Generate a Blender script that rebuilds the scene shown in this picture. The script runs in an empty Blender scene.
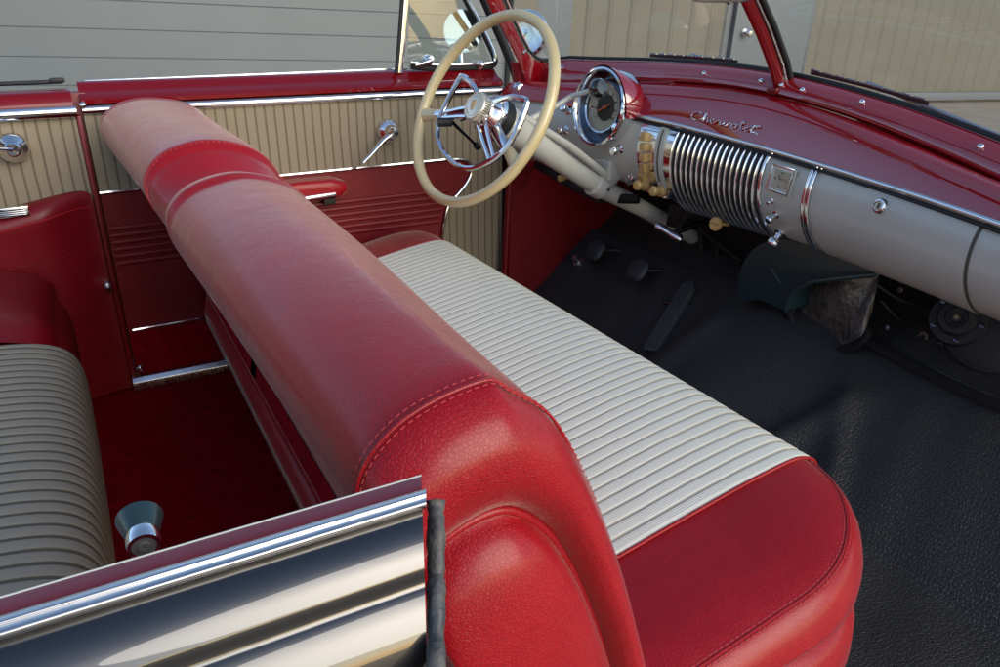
import bpy, bmesh, math, random
import numpy as np
from math import sin, cos, pi, radians, sqrt
from mathutils import Vector, Matrix
random.seed(7); rng = np.random.default_rng(7)
scn = bpy.context.scene
C = scn.collection

# ------------------------------------------------------------------ camera
F, PITCH, YAW = 770.0, radians(23.2), radians(61.6)
cam = bpy.data.cameras.new('camera'); cam_o = bpy.data.objects.new('camera', cam); C.objects.link(cam_o)
cam.lens = F / 1000 * 36; cam.sensor_width = 36; cam.clip_start = 0.02; cam.clip_end = 500
cam_o.location = (0, 0, 1.0); cam_o.rotation_euler = (pi/2 - PITCH, 0, YAW - pi/2)
scn.camera = cam_o

# ------------------------------------------------------------------ sky, sun, exposure
SUN_EL, SUN_AZ = radians(26), radians(-72)         # azimuth from +x (car forward) towards +y
w = bpy.data.worlds.new("World"); scn.world = w; w.use_nodes = True
nt = w.node_tree; nt.nodes.clear()
sky = nt.nodes.new('ShaderNodeTexSky'); sky.sky_type = 'NISHITA'; sky.sun_disc = False
sky.sun_elevation = SUN_EL; sky.sun_rotation = pi/2 - SUN_AZ
sky.air_density = 1.0; sky.dust_density = 1.0; sky.ozone_density = 1.0
bg = nt.nodes.new('ShaderNodeBackground'); bg.inputs[1].default_value = 0.15
wo = nt.nodes.new('ShaderNodeOutputWorld')
nt.links.new(sky.outputs[0], bg.inputs[0]); nt.links.new(bg.outputs[0], wo.inputs[0])
sl = bpy.data.lights.new('sun', 'SUN'); sl.energy = 1.2; sl.angle = radians(42); sl.color = (1, .93, .82)
so = bpy.data.objects.new('sun', sl); C.objects.link(so)
sd = Vector((cos(SUN_EL)*cos(SUN_AZ), cos(SUN_EL)*sin(SUN_AZ), sin(SUN_EL)))
so.rotation_euler = sd.to_track_quat('Z', 'Y').to_euler(); so.location = sd*20
scn.view_settings.view_transform = 'Standard'; scn.view_settings.look = 'None'
scn.view_settings.exposure = 0.66; scn.view_settings.gamma = 1
scn.render.engine = 'CYCLES'

# ------------------------------------------------------------------ measuring helper
_a, _p = YAW, PITCH
FW = np.array([cos(_a)*cos(_p), sin(_a)*cos(_p), -sin(_p)]); RT = np.array([sin(_a), -cos(_a), 0.]); UP = np.cross(RT, FW)
EYE = np.array([0, 0, 1.0])
def ray(px, py): return RT*(px-500)/F - UP*(py-333.5)/F + FW
def at(px, py, ax, v):
    d = ray(px, py); i = 'xyz'.index(ax); return EYE + d*(v-EYE[i])/d[i]
def proj(P):
    v = np.asarray(P, float) - EYE; z = v @ FW
    return np.stack([500+F*(v@RT)/z, 333.5-F*(v@UP)/z], -1)

# ------------------------------------------------------------------ materials
def new_mat(name):
    m = bpy.data.materials.new(name); m.use_nodes = True
    return m, m.node_tree.nodes, m.node_tree.links, m.node_tree.nodes['Principled BSDF']
def N(ns, t, **k):
    n = ns.new(t)
    for a, b in k.items(): setattr(n, a, b)
    return n
def mth(ns, ls, op, a, b=None, c=None):
    n = ns.new('ShaderNodeMath'); n.operation = op
    for i, v in enumerate((a, b, c)):
        if v is None: continue
        if isinstance(v, (int, float)): n.inputs[i].default_value = v
        else: ls.new(v, n.inputs[i])
    return n.outputs[0]
def mixc(ns, ls, f, a, b):
    n = ns.new('ShaderNodeMix'); n.data_type = 'RGBA'
    if isinstance(f, float): n.inputs[0].default_value = f
    else: ls.new(f, n.inputs[0])
    for i, v in ((6, a), (7, b)):
        if isinstance(v, tuple): n.inputs[i].default_value = (*v[:3], 1)
        else: ls.new(v, n.inputs[i])
    return n.outputs[2]
def mat(name, col, rough=.5, metal=0., coat=0., coat_r=.03, cior=1.5, spec=.5, var=None, vs=8., rvar=0., bump=None, sheen=0., aniso=0.):
    m, ns, ls, b = new_mat(name)
    b.inputs['Base Color'].default_value = (*col, 1); b.inputs['Roughness'].default_value = rough
    b.inputs['Metallic'].default_value = metal; b.inputs['Coat Weight'].default_value = coat
    b.inputs['Coat Roughness'].default_value = coat_r; b.inputs['Coat IOR'].default_value = cior; b.inputs['Specular IOR Level'].default_value = spec
    b.inputs['Sheen Weight'].default_value = sheen; b.inputs['Sheen Roughness'].default_value = .28; b.inputs['Sheen Tint'].default_value = (1, .90, .76, 1)
    tc = N(ns, 'ShaderNodeTexCoord')
    if var or rvar:
        n = N(ns, 'ShaderNodeTexNoise'); n.inputs['Scale'].default_value = vs; n.inputs['Detail'].default_value = 6; n.inputs['Roughness'].default_value = .65
        ls.new(tc.outputs['Object'], n.inputs['Vector'])
        f = mth(ns, ls, 'SMOOTH_MIN', mth(ns, ls, 'MULTIPLY', mth(ns, ls, 'SUBTRACT', n.outputs[0], .35), 3.), 1., .1)
        if var: ls.new(mixc(ns, ls, f, tuple(col), tuple(var)), b.inputs['Base Color'])
        if rvar: ls.new(mth(ns, ls, 'MULTIPLY_ADD', f, rvar, rough), b.inputs['Roughness'])
    if bump:
        prev = None
        for kind, sc, st, dist in bump:
            if kind == 'noise':
                t = N(ns, 'ShaderNodeTexNoise'); t.inputs['Detail'].default_value = 4; o = t.outputs[0]
            else:
                t = N(ns, 'ShaderNodeTexVoronoi'); t.feature = 'DISTANCE_TO_EDGE' if kind == 'cell' else 'F1'; o = t.outputs[0]
            t.inputs['Scale'].default_value = sc; ls.new(tc.outputs['Object'], t.inputs['Vector'])
            if kind == 'cell': o = mth(ns, ls, 'MINIMUM', mth(ns, ls, 'MULTIPLY', o, 4.), .6)
            bp = N(ns, 'ShaderNodeBump'); bp.inputs['Strength'].default_value = st; bp.inputs['Distance'].default_value = dist
            ls.new(o, bp.inputs['Height'])
            if prev: ls.new(prev, bp.inputs['Normal'])
            prev = bp.outputs[0]
        ls.new(prev, b.inputs['Normal'])
    return m
def stripe_mat(name, axis, base, line, pitch, lw, cord=True, rough=.7, off=0., double=False):
    """woven ribbed upholstery: a pale rib every `pitch` metres with a thin darker line between"""
    m, ns, ls, b = new_mat(name)
    tc = N(ns, 'ShaderNodeTexCoord'); sx = N(ns, 'ShaderNodeSeparateXYZ'); ls.new(tc.outputs['Object'], sx.inputs[0])
    nz = N(ns, 'ShaderNodeTexNoise'); nz.inputs['Scale'].default_value = 9; ls.new(tc.outputs['Object'], nz.inputs['Vector'])
    co = mth(ns, ls, 'ADD', sx.outputs['xyz'.index(axis)], off)
    co = mth(ns, ls, 'MULTIPLY_ADD', mth(ns, ls, 'SUBTRACT', nz.outputs[0], .5), .004, co)
    u = mth(ns, ls, 'MULTIPLY', co, 1/pitch)
    fr = mth(ns, ls, 'FRACT', u)
    d = mth(ns, ls, 'ABSOLUTE', mth(ns, ls, 'SUBTRACT', fr, .5))        # 0 centre of rib ... .5 at the line
    t = mth(ns, ls, 'SUBTRACT', d, .5-lw)
    f = mth(ns, ls, 'MINIMUM', mth(ns, ls, 'MAXIMUM', mth(ns, ls, 'MULTIPLY', t, 14.), 0.), 1.)
    if double:
        t2 = mth(ns, ls, 'SUBTRACT', .5-.02, d)
        f = mth(ns, ls, 'MULTIPLY', f, mth(ns, ls, 'MINIMUM', mth(ns, ls, 'ADD', mth(ns, ls, 'MULTIPLY', t2, 30.), .5), 1.))
    n2 = N(ns, 'ShaderNodeTexNoise'); n2.inputs['Scale'].default_value = 5; n2.inputs['Detail'].default_value = 8
    n3 = N(ns, 'ShaderNodeTexNoise'); n3.inputs['Scale'].default_value = 350
    ls.new(tc.outputs['Object'], n2.inputs['Vector']); ls.new(tc.outputs['Object'], n3.inputs['Vector'])
    bcol = mixc(ns, ls, mth(ns, ls, 'MULTIPLY', n2.outputs[0], .5), base, tuple(c*.8 for c in base))
    bcol = mixc(ns, ls, mth(ns, ls, 'MULTIPLY', n3.outputs[0], .35), bcol, tuple(c*.72 for c in base))
    ls.new(mixc(ns, ls, f, bcol, line), b.inputs['Base Color'])
    b.inputs['Roughness'].default_value = rough
    h = mth(ns, ls, 'SUBTRACT', 1., mth(ns, ls, 'POWER', mth(ns, ls, 'MULTIPLY', d, 2.), 6.))
    if cord:
        s = mth(ns, ls, 'SINE', mth(ns, ls, 'MULTIPLY', u, 2*pi*6))
        h = mth(ns, ls, 'MULTIPLY_ADD', s, .12, h)
    h = mth(ns, ls, 'MULTIPLY_ADD', n3.outputs[0], .15, h)
    bp = N(ns, 'ShaderNodeBump'); bp.inputs['Strength'].default_value = .8; bp.inputs['Distance'].default_value = .0009
    ls.new(h, bp.inputs['Height']); ls.new(bp.outputs[0], b.inputs['Normal'])
    return m
def glass_mat():
    m, ns, ls, b = new_mat('window_glass'); ns.remove(b)
    tr = N(ns, 'ShaderNodeBsdfTransparent'); tr.inputs[0].default_value = (.86, .9, .88, 1)
    gl = N(ns, 'ShaderNodeBsdfGlossy'); gl.inputs['Roughness'].default_value = .01
    ge = N(ns, 'ShaderNodeNewGeometry'); dt = N(ns, 'ShaderNodeVectorMath', operation='DOT_PRODUCT')
    ls.new(ge.outputs['Normal'], dt.inputs[0]); ls.new(ge.outputs['Incoming'], dt.inputs[1])
    k = mth(ns, ls, 'SUBTRACT', 1., mth(ns, ls, 'ABSOLUTE', dt.outputs['Value']))
    fres = mth(ns, ls, 'MULTIPLY_ADD', mth(ns, ls, 'POWER', k, 5.), .92, .06)
    mx = N(ns, 'ShaderNodeMixShader'); ls.new(fres, mx.inputs[0]); ls.new(tr.outputs[0], mx.inputs[1]); ls.new(gl.outputs[0], mx.inputs[2])
    ls.new(mx.outputs[0], [n for n in ns if n.type == 'OUTPUT_MATERIAL'][0].inputs[0])
    return m
LEATHER_BUMP = [('noise', 14, .45, .008), ('noise', 45, .25, .003), ('cell', 330, .6, .0009), ('noise', 900, .25, .0004)]
M = dict(
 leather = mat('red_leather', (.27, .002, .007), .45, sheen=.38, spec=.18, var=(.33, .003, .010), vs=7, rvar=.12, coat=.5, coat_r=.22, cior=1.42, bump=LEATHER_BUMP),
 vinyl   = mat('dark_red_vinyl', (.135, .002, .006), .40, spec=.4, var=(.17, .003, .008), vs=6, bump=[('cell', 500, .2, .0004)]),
 stitch  = mat('red_thread', (.42, .045, .05), .7),
 carpet  = mat('red_carpet', (.26, .002, .010), .95, spec=.05, var=(.16, .0015, .006), vs=40, bump=[('noise', 420, 1., .004), ('noise', 12, .4, .01)]),
 paint   = mat('shaded_red_paint', (.15, .001, .004), .35, coat=1., coat_r=.02, cior=1.4, spec=.05),  # same paint as the dash top, with shade darkened into the base colour
 dashpaint = mat('lit_red_paint', (.30, .002, .008), .35, coat=1., coat_r=.015, cior=2.1, spec=.05),  # same red paint without the painted-in shade, coat made more reflective
 black   = mat('black_paint', (.004, .004, .005), .25, coat=1., coat_r=.008, cior=1.65, spec=.5, bump=[('noise', 7, .05, .004)]),
 chrome  = mat('chrome', (.78, .78, .80), .07, metal=1., rvar=.06, vs=30),
 dullchrome = mat('worn_chrome', (.55, .55, .56), .22, metal=1., rvar=.15, vs=60),
 darkchrome = mat('dark_chrome', (.10, .11, .14), .18, metal=1.),
 grey    = mat('warm_grey_paint', (.50, .49, .42), .38, coat=.35, coat_r=.12, var=(.47, .46, .40), vs=4, bump=[('noise', 300, .05, .0005)]),
 lgrey   = mat('light_grey_paint', (.54, .53, .47), .3, coat=.5, coat_r=.08),
 cream   = mat('cream_plastic', (.66, .54, .29), .3, coat=.7, coat_r=.06, var=(.60, .47, .23), vs=14),
 ivory   = mat('yellowed_plastic', (.62, .40, .14), .35, coat=.4, coat_r=.15, var=(.5, .3, .1), vs=60),
 rubber  = mat('black_rubber', (.012, .012, .014), .55, spec=.4, bump=[('noise', 120, .3, .002)]),
 pedalrub = mat('worn_pedal_rubber', (.045, .05, .058), .45, spec=.5, var=(.03, .033, .04), vs=40, bump=[('noise', 300, .3, .001)]),
 bakelite = mat('black_bakelite', (.006, .006, .007), .12, coat=1., coat_r=.03),
 oldrubber = mat('cracked_grey_rubber', (.035, .042, .05), .5, spec=.5, var=(.12, .11, .10), vs=55, rvar=.2, bump=[('noise', 60, .9, .006)]),
 matrub  = mat('black_floor_mat', (.024, .0245, .025), .42, spec=.5, rvar=.15, vs=4, bump=[('cell', 150, .7, .0018), ('noise', 420, .5, .001)]),
 teal    = mat('dark_green_enamel', (.016, .040, .045), .3, coat=.5, coat_r=.2, var=(.022, .048, .052), vs=9),
 tar     = mat('crinkled_black_felt', (.05, .043, .036), .33, spec=.8, var=(.16, .14, .12), vs=30, bump=[('noise', 55, 1., .012), ('noise', 200, .5, .003)]),
 dark    = mat('black_firewall', (.012, .012, .013), .6, var=(.028, .022, .018), vs=18, bump=[('noise', 60, .6, .004)]),
 rust    = mat('rusty_steel', (.10, .045, .02), .7, var=(.25, .2, .14), vs=60, bump=[('noise', 80, .6, .004)]),
 dial    = mat('dial_face', (.42, .38, .28), .4, var=(.36, .32, .22), vs=30),
 dialgrey= mat('grey_dial_ring', (.17, .17, .16), .35, coat=.5),
 ink     = mat('dial_print', (.06, .055, .04), .5),
 needle  = mat('orange_needle', (.50, .10, .02), .4),
 glass   = glass_mat(),
 wglass  = mat('clock_glass', (.5, .5, .46), .05, spec=.5),
 mirror  = mat('mirror', (.8, .8, .8), .01, metal=1.),
 purple  = mat('sticker_ink', (.10, .07, .28), .5),
 white   = mat('sticker_white', (.45, .46, .46), .5),
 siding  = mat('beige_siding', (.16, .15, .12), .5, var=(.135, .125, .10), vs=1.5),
 trim    = mat('pale_blue_trim', (.135, .155, .17), .5),
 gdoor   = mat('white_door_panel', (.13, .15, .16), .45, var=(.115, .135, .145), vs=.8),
 seam    = mat('panel_seam', (.10, .115, .12), .6),
 concrete= mat('concrete', (.36, .31, .24), .85, var=(.27, .23, .18), vs=2.5, bump=[('noise', 60, .3, .01)]),
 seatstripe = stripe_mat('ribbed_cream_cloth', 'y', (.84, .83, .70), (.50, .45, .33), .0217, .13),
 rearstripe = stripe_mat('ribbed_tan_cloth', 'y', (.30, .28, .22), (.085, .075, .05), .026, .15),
 doorstripe = stripe_mat('striped_tan_cloth', 'x', (.25, .205, .135), (.085, .06, .035), .0225, .13, cord=False, double=True),
 frontstripe = stripe_mat('striped_pale_cloth', 'x', (.50, .49, .42), (.16, .14, .11), .0225, .11, cord=False, double=True),
)

# ------------------------------------------------------------------ mesh helpers
class MB:
    def __init__(s): s.v = []; s.f = []; s.fm = []
    def add(s, v, f, mi=0):
        o = len(s.v); s.v += [tuple(map(float, p)) for p in v]; s.f += [tuple(i+o for i in q) for q in f]; s.fm += [mi]*len(f); return s
    def grid(s, rows, cu=False, cv=False, cap0=False, cap1=False, mi=0):
        R = len(rows); K = len(rows[0]); v = [p for r in rows for p in r]; f = []
        for i in range(R if cv else R-1):
            for j in range(K if cu else K-1):
                a = i*K+j; b = i*K+(j+1) % K; c = ((i+1) % R)*K+(j+1) % K; d = ((i+1) % R)*K+j
                f.append((a, b, c, d))
        if cap0: f.append(tuple(reversed(range(K))))
        if cap1: f.append(tuple(range((R-1)*K, R*K)))
        return s.add(v, f, mi)
    def tube(s, path, r, n=12, closed=False, flat=None, up=None, mi=0, sm=True):
        """flat=(a,b): elliptical half-axes along normal / binormal"""
        P = [np.asarray(p, float) for p in path]; L = len(P); rows = []
        prev = None
        for i in range(L):
            t = (P[(i+1) % L]-P[i-1]) if closed else (P[min(i+1, L-1)]-P[max(i-1, 0)])
            t = t/(np.linalg.norm(t)+1e-12)
            if up is not None: u = np.asarray(up, float)
            elif prev is None: u = np.array([0, 0, 1.]) if abs(t[2]) < .9 else np.array([1., 0, 0])
            else: u = prev
            nrm = u-t*(u@t); nrm /= np.linalg.norm(nrm)+1e-12; prev = nrm; b = np.cross(t, nrm)
            rr = r[i] if hasattr(r, '__len__') else r
            ea, eb = flat if flat else (1, 1)
            rows.append([P[i]+nrm*cos(2*pi*k/n)*rr*ea+b*sin(2*pi*k/n)*rr*eb for k in range(n)])
        return s.grid(rows, cu=True, cv=closed, cap0=not closed, cap1=not closed, mi=mi)
    def lathe(s, o, ax, prof, n=32, mi=0, ell=1., up=None, caps=True):
        """prof: (radius, height along axis)"""
        o = np.asarray(o, float); ax = np.asarray(ax, float); ax /= np.linalg.norm(ax)
        u = np.array([0, 0, 1.]) if up is None else np.asarray(up, float)
        if abs(u@ax) > .95: u = np.array([1., 0, 0])
        u = u-ax*(u@ax); u /= np.linalg.norm(u); v = np.cross(ax, u)
        rows = [[o+ax*h+(u*cos(2*pi*k/n)+v*sin(2*pi*k/n)*ell)*max(r, 1e-5) for k in range(n)] for r, h in prof]
        return s.grid(rows, cu=True, cap0=caps and prof[0][0] > 1e-4, cap1=caps and prof[-1][0] > 1e-4, mi=mi)
    def prism(s, poly, d, mi=0):
        """poly: 3-D points in a plane, d: extrusion vector"""
        P = [np.asarray(p, float) for p in poly]; d = np.asarray(d, float); n = len(P)
        s.add(P+[p+d for p in P], [tuple(range(n)), tuple(reversed(range(n, 2*n)))]+[(i, i+n, (i+1) % n+n, (i+1) % n) for i in range(n)], mi)
        return s
    def box(s, c, sz, ax=None, mi=0):
        c = np.asarray(c, float); A = np.eye(3) if ax is None else np.asarray(ax, float)
        v = [c+A[0]*sz[0]/2*i+A[1]*sz[1]/2*j+A[2]*sz[2]/2*k for i in (-1, 1) for j in (-1, 1) for k in (-1, 1)]
        return s.add(v, [(0, 1, 3, 2), (4, 6, 7, 5), (0, 4, 5, 1), (2, 3, 7, 6), (0, 2, 6, 4), (1, 5, 7, 3)], mi)
    def build(s, name, material, parent=None, bevel=0., seg=2, smooth=True, label=None, angle=40, sub=0):
        me = bpy.data.meshes.new(name); me.from_pydata(s.v, [], s.f)
        ms = material if isinstance(material, (list, tuple)) else [material]
        for m in ms: me.materials.append(M[m] if isinstance(m, str) else m)
        me.polygons.foreach_set('material_index', s.fm)
        bm = bmesh.new(); bm.from_mesh(me); bmesh.ops.remove_doubles(bm, verts=bm.verts, dist=1e-6)
        bmesh.ops.recalc_face_normals(bm, faces=bm.faces)
        if bevel:
            es = [e for e in bm.edges if len(e.link_faces) == 2 and e.calc_face_angle(0) > radians(30)]
            bmesh.ops.bevel(bm, geom=es, offset=bevel, segments=seg, affect='EDGES', profile=.6, clamp_overlap=True)
        bm.to_mesh(me); bm.free()
        if smooth:
            me.polygons.foreach_set('use_smooth', [True]*len(me.polygons))
            bm = bmesh.new(); bm.from_mesh(me)
            for e in bm.edges:
                if len(e.link_faces) == 2 and e.calc_face_angle(0) > radians(angle): e.smooth = False
            bm.to_mesh(me); bm.free()
        o = bpy.data.objects.new(name, me); C.objects.link(o)
        if parent: put(o, parent)
        if sub:
            md = o.modifiers.new('sub', 'SUBSURF'); md.levels = sub; md.render_levels = sub
        if label: o['label'] = label
        return o
ROOT = {}
def put(o, parent):
    o.parent = parent
    r = parent
    while r.parent: r = r.parent
    if r is not o: o.matrix_parent_inverse = Matrix.Translation(-r.location) if parent is r else Matrix.Identity(4)
def empty(name, loc, parent=None):
    o = bpy.data.objects.new(name, None); C.objects.link(o); o.empty_display_size = .05
    if parent: put(o, parent)
    else: o.location = loc
    return o
def crv(pts, n=8, closed=False):
    P = [np.asarray(p, float) for p in pts]; L = len(P); out = []
    for i in range(L if closed else L-1):
        g = (lambda k: P[k % L]) if closed else (lambda k: P[min(max(k, 0), L-1)])
        a, b, c, d = g(i-1), g(i), g(i+1), g(i+2)
        for k in range(n):
            t = k/n; out.append(.5*((2*b)+(c-a)*t+(2*a-5*b+4*c-d)*t*t+(3*b-a-3*c+d)*t**3))
    if not closed: out.append(P[-1])
    return out
def lerp(a, b, t): return a+(b-a)*t
def sstep(a, b, x):
    t = min(max((x-a)/(b-a), 0), 1); return t*t*(3-2*t)
def interp_curve(tab, y):
    ys = [t[0] for t in tab]; return np.array([np.interp(y, ys, [t[k] for t in tab]) for k in range(1, len(tab[0]))])
def smooth_tab(tab, n=60):
    """resample table rows [(y, ...)] with Catmull-Rom so that interp is smooth"""
    tab = sorted(tab); return [tuple(p) for p in crv(tab, 10)]
def stitches(path, mb, L=.0036, gap=.0020, r=.00042):
    P = [np.asarray(p, float) for p in path]
    d = [0]
    for a, b in zip(P[:-1], P[1:]): d.append(d[-1]+np.linalg.norm(b-a))
    s = 0
    f = lambda q: np.array([np.interp(q, d, [p[k] for p in P]) for k in range(3)])
    while s+L < d[-1]:
        mb.tube([f(s), f(s+L/2), f(s+L)], [r*.6, r, r*.6], n=5); s += L+gap

car = empty('convertible_car', (1.0, 1.12, 0.0))
car['label'] = 'black vintage convertible with red leather bench, cream steering wheel and chrome dashboard'
car['category'] = 'car'

# ================================================================== SETTING
TILT = Matrix.Translation(Vector(EYE)) @ Matrix.Rotation(radians(3.0), 4, Vector(FW)) @ Matrix.Translation(-Vector(EYE))
gz = -.10
g = MB().grid([[(x, y, gz) for x in np.linspace(-200, 200, 9)] for y in np.linspace(-200, 200, 9)]).build('ground', 'concrete'); g['kind'] = 'structure'
g.matrix_world = TILT
def building():
    b = empty('garage_building', (0, 0, 0)); b['label'] = 'long beige metal garage with white sectional door standing beyond the car'; b['category'] = 'building'
    Y = 8.0; EV = 2.1
    def ribbed(x0, x1, z0, z1, name):
        pts = []; x = x0
        pitch = .305
        while x < x1:
            for dx, dy in ((0, 0), (.20, 0), (.23, -.014), (.25, -.014), (.28, 0)):
                if x+dx <= x1: pts.append((x+dx, Y+dy))
            x += pitch
        pts.append((x1, Y))
        mb = MB().grid([[(px, py, z) for px, py in pts] for z in (z0, z1)]); mb.box(((x0+x1)/2, Y+.11, (z0+z1)/2), (x1-x0, .2, z1-z0))
        return mb.build(name, 'siding', b, smooth=False)
    ribbed(5.36, 7.68, gz, EV, 'siding')
    ribbed(9.16, 14.2, gz, EV, 'siding')
    ribbed(-14, 5.36, 1.9, EV, 'siding')
    ribbed(-14, -9.5, gz, 1.9, 'siding')
    # sectional door
    mb = MB(); z = gz+.02; pz = .235
    while z < 1.75:
        for x0 in (-9.5,):
            mb.prism([(x0, Y-.01, z), (x0, Y-.016, z+.006), (x0, Y-.016, z+pz-.006), (x0, Y-.01, z+pz-.0005)], (14.05, 0, 0))
        z += pz
    door = mb.build('sectional_door', 'gdoor', b, smooth=False)
    MB().box((-2.4, Y+.04, 0.8), (14.4, .06, 2.2)).build('door_seam', 'seam', door, smooth=False)
    MB().box((4.72, Y-.05, 0.8), (.30, .12, 2.2)).build('door_jamb', 'siding', b, bevel=.01)
    MB().box((5.11, Y-.03, 0.9), (.46, .10, 2.4)).build('corner_trim', 'trim', b, bevel=.01)
    d = MB().box((8.42, Y-.04, .7), (1.30, .06, 2.0)).build('entry_door', 'trim', b, bevel=.01)
    MB().lathe((7.95, Y-.07, .80), (0, -1, 0), [(.05, 0), (.05, .01), (.02, .02), (.02, .05), (.045, .07), (.05, .09), (.03, .11), (0, .112)], 20).build('door_knob', 'dullchrome', d)
    MB().box((8.42, Y+.05, 0.9), (1.6, .1, 2.4)).build('door_frame', 'trim', b, bevel=.01)
    MB().box((11.7, Y-.06, gz+.1), (5.1, .10, .12)).build('base_trim', 'trim', b, bevel=.01)
    MB().box((14.3, Y-.03, 0.9), (.2, .14, 2.4)).build('corner_trim', 'trim', b, bevel=.01)
    MB().box((0, Y+2.2, 2.15), (29, 4.8, .12)).build('roof_edge', 'trim', b, bevel=.01)
    MB().box((0, Y+4.5, 0.9), (28.6, .1, 2.4)).build('back_wall', 'siding', b, smooth=False)
    b.matrix_world = TILT @ Matrix.Translation((-.35, 0, 0))
building()

# ================================================================== FRONT SEAT BACKS
SEC = [(.365,.34),(.358,.42),(.338,.52),(.304,.64),(.266,.738),(.232,.783),(.172,.803),(.115,.794),(.082,.768),(.076,.735),(.094,.695),(.128,.660),(.150,.60),(.185,.48),(.205,.40),(.215,.33),(.33,.33)]
def sec(y, n=7):
    pts = crv([np.array(p) for p in SEC], n, closed=True); out = []
    for x, z in pts:
        rear = 1-sstep(.15, .23, x-(.8-z)*.28)
        x2 = x+(1.12-y)*.040*rear*sstep(.5, .7, z)
        z2 = z+(.018*sstep(1.0, 1.25, y))*sstep(.5, .75, z)-.008*sstep(.8, .4, y)*0
        x2 -= .012*(1-rear)*(1-sstep(.34, .8, y)); z2 -= .012*(1-sstep(.36, .9, y))*sstep(.5, .75, z)
        out.append((x2, z2))
    return out
CEN = np.array([.225, .47])
def ring2(y, f, near=False):
    S = [CEN+(np.array(p)-CEN)*f for p in sec(y)]
    if near and f < .97:
        k = min((1-f)/.235, 1.3); it = int(26*min(k, 1)); n = len(S)
        for _ in range(it): S = [(S[i-1]+2*S[i]+S[(i+1) % n])/4 for i in range(n)]
        S = [p+np.array([-.003, -.014])*min(k, 1) for p in S]
    return S
def seat_back(y0, y1, end0, end1, name, label):
    """end lists: (scale, inward distance) from the rim towards the centre"""
    rows = []
    for f, d in reversed(end0):
        S = ring2(y0+.04, f, end0 is near_end); rows.append([(x, y0+d, z) for x, z in S])
    for y in np.linspace(y0+end0[0][1]+.006, y1-end1[0][1]-.006, 46):
        sg = 1 + .006*sin(9*y+1)*0
        # very slight crown and sag of the stuffing along the length
        rows.append([(x, y, z-.004*(1+sin(7.3*y+x*9))*.5*sstep(.6, .8, z)) for x, z in sec(y)])
    for f, d in end1:
        S = ring2(y1-.04, f, False); rows.append([(x, y1-d, z) for x, z in S])
    return MB().grid(rows, cu=True, cap0=True, cap1=True).build(name, 'leather', car, angle=70, label=label)
plain_end = [(.998,.048),(.99,.034),(.975,.020),(.95,.009),(.91,.002),(.86,0),(.7,-.002),(.4,-.003),(.05,-.003)]
near_end = [(1.0,.060),(.997,.048),(.988,.034),(.970,.020),(.94,.009),(.90,.003),(.86,.003),(.82,.009),(.79,.018),(.772,.028),(.762,.028),(.748,.018),(.725,.009),(.68,.001),(.60,-.006),(.48,-.011),(.30,-.013),(.05,-.013)]
inner_end = [(1.0,.085),(.996,.066),(.986,.046),(.968,.027),(.942,.012),(.905,.002),(.8,0),(.4,0),(.05,0)]
nb = seat_back(.337, 1.088, near_end, inner_end, 'seat_backrest', 'red leather passenger side bench backrest')
gusset_end = [(1.0,.142),(.992,.132),(.972,.118),(.945,.100),(.920,.078),(.902,.050),(.892,.020),(.88,-.004),(.8,0),(.4,0),(.05,0)]
fb = seat_back(1.045, 1.862, gusset_end, plain_end, 'seat_backrest', 'red leather driver side bench backrest')
def ring_path(y, f, i0, i1, off=.0006, ys=None):
    S = sec(ys if ys else y); n = len(S); out = []
    for k in range(int(i0*n), int(i1*n)+1):
        x, z = S[k % n]; v = np.array([x, z])-CEN; L = np.linalg.norm(v); q = CEN+v*f+v/L*off
        out.append((q[0], y, q[1]))
    return out
mb = MB(); I0, I1 = .10, .58
for y, f in ((.377, .9985), (.366, .994)): stitches(ring_path(y, f, I0, I1, .0007, .377), mb)
mb.build('stitching', 'stitch', nb)
MB().tube(ring_path(.3715, .9965, I0, I1, .0000, .377), .0012, 8).build('seam_welt', 'leather', nb)
_S = ring2(.377, .767, True); MB().tube([(_S[k][0], .363, _S[k][1]) for k in range(int(.09*len(_S)), int(.60*len(_S)))], .0038, 10).build('seam_welt', 'leather', nb)
mb = MB()
for y, f in ((1.178, 1.0), (1.187, 1.0)): stitches(ring_path(y, f, .17, .56, .0009, y), mb, .005, .0025)
for k in range(4): stitches(ring_path(1.150+.010*k, .995, .50, .56, .001, 1.18), mb, .004, .002)
mb.build('stitching', 'stitch', fb)
# side seam running down the driver backrest and the rear panel, carpeted kick strip
for b, ya, yb in ((nb, .40, 1.105), (fb, 1.14, 1.85)):
    P = []
    for y in np.linspace(ya, yb, 30):
        S = sec(y); j = min(range(len(S)), key=lambda k: abs(S[k][0]-.130)+abs(S[k][1]-.660)); P.append((S[j][0]-.001, y, S[j][1]-.002))
    MB().tube(P, .0035, 8).build('seam_welt', 'leather', b)
    MB().grid([[(.178, y, .50), (.172, y, .47), (.196, y, .40), (.222, y, .315), (.24, y, .30), (.25, y, .33)] for y in np.linspace(ya, yb, 12)], ).build('carpet_strip', 'carpet', b)

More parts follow.
